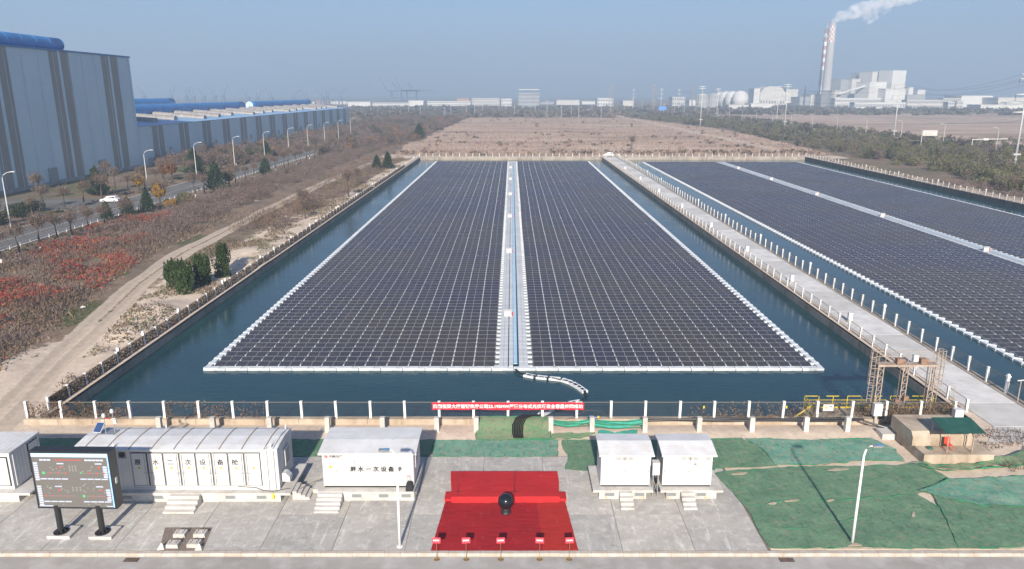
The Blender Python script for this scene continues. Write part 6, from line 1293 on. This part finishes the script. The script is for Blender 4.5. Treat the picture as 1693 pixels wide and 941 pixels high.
# hedge strip along the near kerb of the road
it = scatter(190, lambda: (U(-92, -89), U(100, 190), U(.5, 1.0), U(.35, .7))); it += scatter(160, lambda: (U(-112, -107.5), U(120, 300), U(.6, 1.1), U(.5, 1.0)))
bushes('hedge', it, ['twig_dark', 'twig_brown', 'hedge_dark'], 'low dark hedge strips along both kerbs of the factory road', 'hedge', [.45, .35, .2], per=75, leaf=.26, up=.5, thin=.6)
# far left wood beyond the bend and trees before the low hall
it = scatter(1500, lambda: (lambda y: (U(-143, np.interp(y, [300, 420, 900], [-108, -58, -50])), y, U(2, 3.8), U(2.5, 5.5)))(300 + 650 * random.random() ** 1.3)); it = [q for q in it if not (-107 < q[0] < -92 and q[1] < 470)]
bushes('wood', it, ['twig_brown', 'twig_purple', 'twig_dark', 'leaf_orange', 'hedge_dark'], 'brown leafless wood in front of the low factory hall and beyond', 'wood', [.42, .28, .17, .05, .08], per=62, leaf=.46, up=.6, thin=.42)
it = scatter(2600, lambda: (lambda d: (lambda x: (x, d, U(4, 8), U(2.6, 5.5)))(U(-.75, .85) * d))(U(900, 1600))); it = [q for q in it if not (240 < q[0] < 900 and q[1] < 1000)]
it += scatter(500, lambda: (U(-420, -150), U(690, 1200), U(4, 8), U(3, 6)))
bushes('wood', it, ['twig_dark', 'leaf_greygreen', 'twig_brown'], 'hazy dark belt of trees along the horizon behind the reed field', 'wood', [.4, .35, .25], per=5, leaf=2.1, up=.2, thin=.8, lumps=3)
# right wood
def rw():
    y = 188 + 720 * random.random() ** 1.7; xl = np.interp(y, [188, 245, 300, 420, 600, 900], [143, 150, 156, 160, 172, 140]); x = U(xl + 12 * (nz1(0, y, 18) - .5), 230)
    return (x, y, U(1.6, 3.4), U(2.2, 5.2)) if nz1(x, y, 16) > .3 else None
it = scatter(1700, rw); nearw = [q for q in it if q[1] < 420]; farw = [q for q in it if q[1] >= 420]
bushes('wood', nearw, ['leaf_olive', 'leaf_greygreen', 'twig_brown', 'hedge_dark'], 'dense olive green wood right of the second pond', 'wood', [.45, .32, .15, .08], per=135, leaf=.30, up=.2, thin=.75)
bushes('wood', farw, ['leaf_greygreen', 'leaf_olive', 'twig_dark'], 'grey green wood running back beside the reed field', 'wood', [.5, .25, .25], per=62, leaf=.52, up=.2, thin=.75)
it = scatter(260, lambda: (U(246, 262), U(300, 900), U(2, 3), U(2, 4.5))); it += scatter(120, lambda: (U(200, 330), U(330, 460), U(2, 3), U(1.5, 3)))
bushes('wood', it, ['leaf_greygreen', 'twig_dark'], 'scattered bushes on the far side of the right road', 'bushes', per=34, leaf=.6)
it = scatter(150, lambda: (U(137, 147), U(170, 240), U(.9, 1.8), U(1.0, 2.4))); bushes('thicket', it, ['twig_purple', 'twig_brown'], 'purple leafless bushes behind the right shore fence', 'thicket', per=85, leaf=.28, up=.8, thin=.3)
it = scatter(120, lambda: (U(135.5, 141), U(225, 335), U(.6, 1.3), U(.4, 1.1))); bushes('bank_scrub', it, ['grass_brown', 'leaf_greygreen'], 'low scrub on the right shore of the second pond', 'scrub', per=70, leaf=.24)
# reed field: tufts and dark bushes
def rf_(): y = 348 + 520 * random.random() ** 1.5; return (U(-56, np.interp(y, [340, 420, 600, 900], [148, 156, 168, 136])), y)
pts_ = np.array([rf_() for k in range(15000)]); o = bpy.data.objects.new('reed_tufts', np_mesh('reed_tufts', tris(np.c_[pts_, rng.uniform(.2, .9, len(pts_))], rng.uniform(.4, .9, len(pts_)), 1.2, .5), 3, ['reed', 'twig_brown'], rng.choice(2, len(pts_), p=[.93, .07]))); link(o); tag(o, 'dry russet reeds covering the field behind the ponds', 'reeds', kind='stuff')
it = scatter(150, lambda: (lambda p_: (p_[0], p_[1], U(1, 2.6), U(.7, 2.0)) if nz1(p_[0], p_[1], 30) > .52 else None)(rf_())); it += scatter(110, lambda: (U(20, 148), U(352, 372), U(1, 2.2), U(.7, 1.8)) if random.random() < .8 else None); it += scatter(40, lambda: (U(-56, 10), U(350, 366), U(.8, 1.6), U(.6, 1.4)))
bushes('field_bushes', it, ['twig_dark', 'twig_brown', 'hedge_dark'], 'low dark bushes dotted over the reed field', 'bushes', [.5, .35, .15], per=55, leaf=.42, up=.4)
# dry vines on the near fence and grime on the left fence
C = []
for bay, a in ((0, 1.0), (1, .9), (2, .7), (4, .6), (5, .45), (6, .25), (19, .12), (20, .45), (21, .35), (22, .3), (23, .2), (24, .8), (25, .9), (26, .9)):
    n = int(800 * a); x = -42.3 + 3 * bay + rng.random(n) * 3; z = .55 + 1.5 * rng.random(n) ** (1.2 if a > .5 else 2.0); k = vnoise(x * 3, z * 3, 1.5, 2) > .42; C.append(np.stack([x, 59.6 + rng.normal(0, .07, n), z], -1)[k])
C = np.concatenate(C); o = bpy.data.objects.new('dry_vines', np_mesh('dry_vines', tris(C, .15, .5, .32), 3, ['vine_brown', 'grass_brown'], rng.choice(2, len(C), p=[.8, .2]))); link(o); tag(o, 'dry brown vines tangled in the near shore fence', 'vines', kind='stuff')
n = 56000; y = 62.5 + 230 * rng.random(n) ** 1.4; z = -.28 + 1.40 * rng.random(n); C = np.stack([-42.3 + rng.normal(0, .05, n), y, z], -1)[vnoise(y, z * 6, 9, 3) > .2]
o = bpy.data.objects.new('dry_vines', np_mesh('dry_vines', tris(C, .12, .5, .4), 3, ['vine_brown', 'grass_brown'], rng.choice(2, len(C), p=[.75, .25]))); link(o); tag(o, 'dry brown growth matted on the left shore fence', 'vines', kind='stuff')
n = 3500; C = np.stack([rng.uniform(28, 39.5, n), rng.uniform(59.0, 61.8, n), .2 + .75 * rng.random(n) ** 2], -1); C = C[vnoise(C[:, 0], C[:, 1], 2, 2) > .45]; C2 = np.stack([rng.uniform(38, 46, 2500), rng.uniform(50, 58, 2500), .1 + .3 * rng.random(2500)], -1); C2 = C2[vnoise(C2[:, 0], C2[:, 1], 3, 2) > .45]; C = np.concatenate([C, C2])
o = bpy.data.objects.new('dry_brush', np_mesh('dry_brush', tris(C, .16, .7, .3), 3, ['vine_brown', 'twig_dark'], rng.choice(2, len(C), p=[.7, .3]))); link(o); tag(o, 'dry brushwood around the intake and the concrete base', 'brush', kind='stuff')

# ---- trees
def bare_tree(seed, h=5.0, spread=1.0, twigs=900, leafcol='twig_brown'):
    r = random.Random(seed); s = B(); tips = []
    def grow(p, d, L, rad, lev):
        n = 3; pts = [p]; q = Vector(p); dd = Vector(d)
        for k in range(n): dd = (dd + Vector((r.uniform(-.18, .18), r.uniform(-.18, .18), r.uniform(-.05, .12)))).normalized(); q = q + dd * (L / n); pts.append(tuple(q))
        s.tube(pts, [rad * (1 - .55 * k / n) for k in range(n + 1)], 5 if lev < 2 else 3)
        if lev >= 3: tips.append(q); return
        for k in range(r.choice((3, 4)) if lev else r.choice((4, 5))):
            a = r.uniform(0, 6.28); el = r.uniform(.35, 1.0); nd = (dd * el + Vector((math.cos(a), math.sin(a), r.uniform(.1, .7))) * spread * .62).normalized(); f = r.uniform(.55, 1); st_ = Vector(pts[-1]) * f + Vector(pts[-2]) * (1 - f); grow(tuple(st_), nd, L * r.uniform(.55, .8), rad * .5, lev + 1)
    z0 = h * .13; s.tube([(0, 0, z0), (.03, .02, h * .36)], [h * .034, h * .03], 7); grow((.03, .02, h * .34), (0, 0, 1), h * .26, h * .026, 0)
    base = B().tube([(0, 0, 0), (0, 0, z0)], [h * .04, h * .034], 7)
    c = np.array([tips[i % len(tips)] for i in range(twigs)]); c = c + rng.normal(0, .075 * h, c.shape) * np.array([1, 1, 1.15]); V = tris(c, .085 * h * (.4 + .7 * rng.random(len(c))), 1.0, .13)
    return base, s, np_mesh('twigs', V, 3, [leafcol])
TM = []
for sd_ in range(4):
    b0, s0, tw = bare_tree(sd_, 5.2, .9 + .1 * sd_); TM.append((b0.mesh('limewashed_base', 'limewash'), b0.mesh('trunk_base', 'trunk'), s0.mesh('trunk', 'trunk'), tw))
TMy = bare_tree(9, 5.2, 1.0, 900, 'leaf_yellow'); TMo = bare_tree(12, 5.2, 1.0, 900, 'leaf_orange'); TMp = bare_tree(21, 5.2, 1.0, 800, 'twig_purple')
SP = [tuple(q.mesh(n_, 'trunk') for q, n_ in ((a[0], 'trunk_base'), (a[1], 'trunk'))) + (a[2],) for a in (TMy, TMo, TMp)]
# leafy crowns for the coloured trees
def leafy(me_, h, mat, n=1500):
    p = ell(n, (0, 0, h * .66), (h * .30, h * .30, h * .30), .5); p = p[vnoise(p[:, 0] * 2 + 40, p[:, 2] * 2 + p[:, 1], 1.6, 2) > .40]; return np_mesh('leaves', tris(p, .10 * h * .4 * (.6 + .8 * rng.random(len(p))), .1, .8), 3, [mat])
LV = {k: leafy(None, 5.2, m_) for k, m_ in (('y', 'leaf_yellow'), ('o', 'leaf_orange'), ('g', 'leaf_olive'))}
def tree(x, y, label, grp, var=0, sc=1.0, white=True, leaves=None, name='bare_tree', cat='tree'):
    t = thing(name, label, cat, (x, y, 0), U(0, 6.28), grp); t.scale = (sc, sc, sc * U(.92, 1.1)); a = TM[var % 4]
    inst('trunk_base', a[0] if white else a[1], (0, 0, 0), t, local=True); inst('trunk', a[2], (0, 0, 0), t, local=True); inst('crown', a[3], (0, 0, 0), t, local=True)
    if leaves: inst('leaves', LV[leaves], (0, 0, 0), t, local=True)
    return t
for k, (x, y) in enumerate(((-87.8, 118), (-87.2, 123), (-87.6, 128.5), (-87.4, 134), (-87.3, 139.5), (-87.5, 144.5), (-87.2, 150), (-87.6, 157), (-87.3, 165))): tree(x, y, '%s bare tree from the left in the row beside the road, above the red sumac' % ORD[k], 'bare trees beside the near road', k, U(.95, 1.2))
for k in range(26): tree(-88.5 + U(-.6, .6), 205 + k * 8.2, '%s bare tree from the near end of the far roadside row' % ORD[k], 'bare trees of the far roadside row', k + 1, U(.95, 1.3), k % 3 == 0)
for k in range(17): tree(-110.5 + U(-1.5, 1.5), 128 + k * 10.5 + U(-2, 2), '%s bare tree from the near end along the factory side of the road' % ORD[k], 'bare trees on the factory side of the road', k + 2, U(.9, 1.35), k % 2 == 0, leaves='o' if k == 11 else None)
for k in range(12): tree(-124 + U(-5, 8), 150 + k * 17 + U(-3, 3), '%s bare tree from the near end on the factory lawn' % ORD[k], 'bare trees on the factory lawn', k, U(1.0, 1.4), False)
tree(-90.0, 188, 'yellow leaved tree beside the road right of the white car', None, 1, 1.15, False, 'y', 'yellow_tree'); tree(-96 - 12, 214, 'second yellow leaved tree behind the road lamp', None, 2, 1.05, False, 'y', 'yellow_tree'); tree(-115, 245, 'orange leaved tree in front of the factory corner', None, 3, 1.2, False, 'o', 'orange_tree')
tree(-86, 225, 'olive leaved tree at the roadside before the bend', None, 3, 1.2, False, 'g', 'olive_tree')
for k, (x, y, sc, lb) in enumerate(((-45.5, 205, 1.5, 'large bare russet tree on the sandy bank beside the pond'), (-50, 176, 1.15, 'bare tree with thin branches on the sandy bank left of the large one'), (-47.5, 168, .9, 'small bare tree nearest the pond fence'), (-47.5, 228, 1.2, 'bare russet tree behind the large one on the bank'))): tree(x, y, lb, None, k, sc, False)
tree(141, 208, 'rounded willow like shrub tree leaning over the right shore fence', None, 1, .95, False, 'g', 'shrub_tree'); tree(60, 375, 'thin bare tree in the reed field above the causeway end', None, 2, 1.3, False, None)
# conifers
def juniper(h, w, seed):
    r = random.Random(seed); C = []; S = []
    for k in range(26):
        a = r.uniform(0, 6.28); lean = r.uniform(.25, 1.0); top = h * (1.0 - .42 * r.random() * (.4 + lean)) if k else h * 1.0; base_ = max(.05, top - h * r.uniform(.3, .55)); rad = w * lean * .78 if k else 0
        n = 150; f = rng.random(n); prof_ = np.sin(np.pi * np.clip(f * .9 + .12, 0, 1)) ** .8 * (1 - .35 * f); rr_ = w * r.uniform(.22, .34) * prof_ * (.55 + .45 * rng.random(n)); t_ = rng.random(n) * 6.28; tw = r.uniform(-.5, .5)
        C.append(np.stack([rad * math.cos(a) * (.75 + .35 * f) + rr_ * np.cos(t_) + tw * .12 * f, rad * math.sin(a) * (.75 + .35 * f) + rr_ * np.sin(t_), base_ + (top - base_) * f], -1)); S.append(.11 + .07 * (1 - f))
    n = 700; f = rng.random(n) ** 1.4; rr_ = w * .8 * (1 - f * .6) * (.6 + .4 * rng.random(n)); t_ = rng.random(n) * 6.28; C.append(np.stack([rr_ * np.cos(t_), rr_ * np.sin(t_), f * h * .75 + .1], -1)); S.append(np.full(n, .2))
    C = np.concatenate(C); return np_mesh('crown', tris(C, np.concatenate(S) * (.7 + .8 * rng.random(len(C))), 1.1, .6), 3, ['juniper'])
TRK = B().tube([(0, 0, 0), (.03, 0, 1.5), (0, .02, 3.2)], [.16, .12, .05], 7).mesh('trunk', 'trunk')
for k, (x, y, h, w_, lb) in enumerate(((-50.0, 106.0, 4.6, 1.25, 'leftmost dark green juniper of the group on the bank'), (-46.9, 102.4, 4.6, 1.3, 'nearest juniper of the group, low beside the fence'), (-48.0, 104.6, 4.9, 1.2, 'middle juniper of the group on the bank'), (-46.6, 107.8, 4.9, 1.25, 'juniper just left of the tallest one'), (-45.4, 112.6, 5.6, 1.3, 'tallest juniper at the right of the group'))):
    t = thing('juniper', lb, 'juniper', (x, y, gz(x, y) - .05), 0, 'junipers on the sandy bank'); inst('trunk', TRK, (0, 0, 0), t, local=True); inst('crown', juniper(h, w_ * 1.3, k), (0, 0, 0), t, local=True)
def pine(h, w, n=1500):
    C = []; 
    for k in range(9):
        f = .18 + .8 * k / 9; R_ = w * (1 - f) ** .8 + .15
        for q in range(5):
            a = q * 1.257 + k * .7; cx2, cy2 = R_ * .65 * math.cos(a), R_ * .65 * math.sin(a); m_ = n // 45; C.append(np.array([cx2, cy2, f * h]) + rng.normal(0, 1, (m_, 3)) * np.array([R_ * .28, R_ * .28, h * .035]))
    C.append(np.array([0, 0, h * .97]) + rng.normal(0, 1, (30, 3)) * np.array([.12, .12, .25])); C = np.concatenate(C); return np_mesh('crown', tris(C, .26 * (.6 + .8 * rng.random(len(C))), .3, .6), 3, ['pine'])
PN = [pine(5, 2.0), pine(5, 2.4), pine(5, 1.7)]
for k, (x, y, sc, lb) in enumerate(((-92.0, 166, .85, 'small pine at the roadside below the white car'), (-91.0, 173.5, .85, 'second small pine at the roadside below the white car'), (-88.5, 178, 1.1, 'dark pine right of the white car'), (-86.5, 216, 1.7, 'broad dark pine at the roadside before the bend'), (-112, 262, 1.8, 'tall dark pine in front of the factory corner'), (-108.5, 330, 1.5, 'spreading dark pine in front of the low hall'), (-117, 208, 1.6, 'dark pine behind the white car near the factory wall'), (-87, 262, 1.2, 'dark pine in the roadside row'), (-47.2, 283, 1.3, 'dark green conifer on the bank near the far end of the pond'), (-51, 281, 1.1, 'second dark conifer on the bank near the far end'), (-58, 470, 1.9, 'large dark evergreen at the left edge of the reed field'))):
    t = thing('pine_tree', lb, 'pine', (x, y, 0), U(0, 6), None); t.scale = (sc,) * 3; inst('trunk', TRK, (0, 0, 0), t, local=True); inst('crown', PN[k % 3], (0, 0, 0), t, local=True)
# dark evergreen shrubs by the factory
for k, (x, y, r_, h, m_, lb) in enumerate(((-116, 152, 3.2, 3.6, 'hedge_dark', 'leftmost dark evergreen shrub in front of the factory wall'), (-113, 160, 3.0, 3.2, 'hedge_dark', 'second dark evergreen shrub from the left before the factory'), (-115, 170, 3.4, 3.8, 'hedge_dark', 'broad dark evergreen shrub left of the driveway'), (-117, 178, 3.0, 3.4, 'hedge_dark', 'dark evergreen shrub at the driveway corner'), (-119, 212, 3.0, 2.6, 'hedge_dark', 'dark evergreen shrub right of the driveway'), (-86.5, 195, 2.2, 3.0, 'leaf_olive', 'rounded olive green bush right of the yellow tree'), (-88.6, 190, 2.0, 1.6, 'leaf_yellow', 'low golden yellow bush at the roadside'))):
    t = thing('shrub', lb, 'shrub', (x, y, 0)); C = np.concatenate([ell(260, (U(-.5, .5) * r_, U(-.5, .5) * r_, h * U(.35, .55)), (r_ * .55, r_ * .55, h * .45), .4) for q in range(5)]); C[:, 2] = np.maximum(C[:, 2], .1)
    o = bpy.data.objects.new('foliage', np_mesh('foliage', tris(C, .24 * (.6 + .8 * rng.random(len(C))), .1, .8), 3, [m_])); link(o, t); s = B()
    for q in range(4): s.cyl((0, 0, 0), (U(-.4, .4) * r_, U(-.4, .4) * r_, h * .6), .06, .03, n=5)
    s.build('stem', 'trunk', t, local=True)
# white litter on the slope
for k, (x, y, lb) in enumerate(((-57.5, 95, 'small white scrap of litter beside the track'), (-68, 196, 'white plastic sheet on the slope beyond the track'), (-52.5, 70, 'white scrap at the left edge near the track'))):
    s = B(); r_ = .8 if k == 1 else .45; z = gz(x, y); ang = [q * math.pi / 4 for q in range(8)]; vs = [(x + r_ * U(.7, 1.5) * math.cos(a), y + r_ * U(.6, 1.1) * math.sin(a), z + U(.02, .1)) for a in ang] + [(x, y, z + .3)]; s.add(vs, [(q, (q + 1) % 8, 8) for q in range(8)] + [tuple(range(8))[::-1]]); o = s.build('litter', 'paint_white'); tag(o, lb, 'litter')
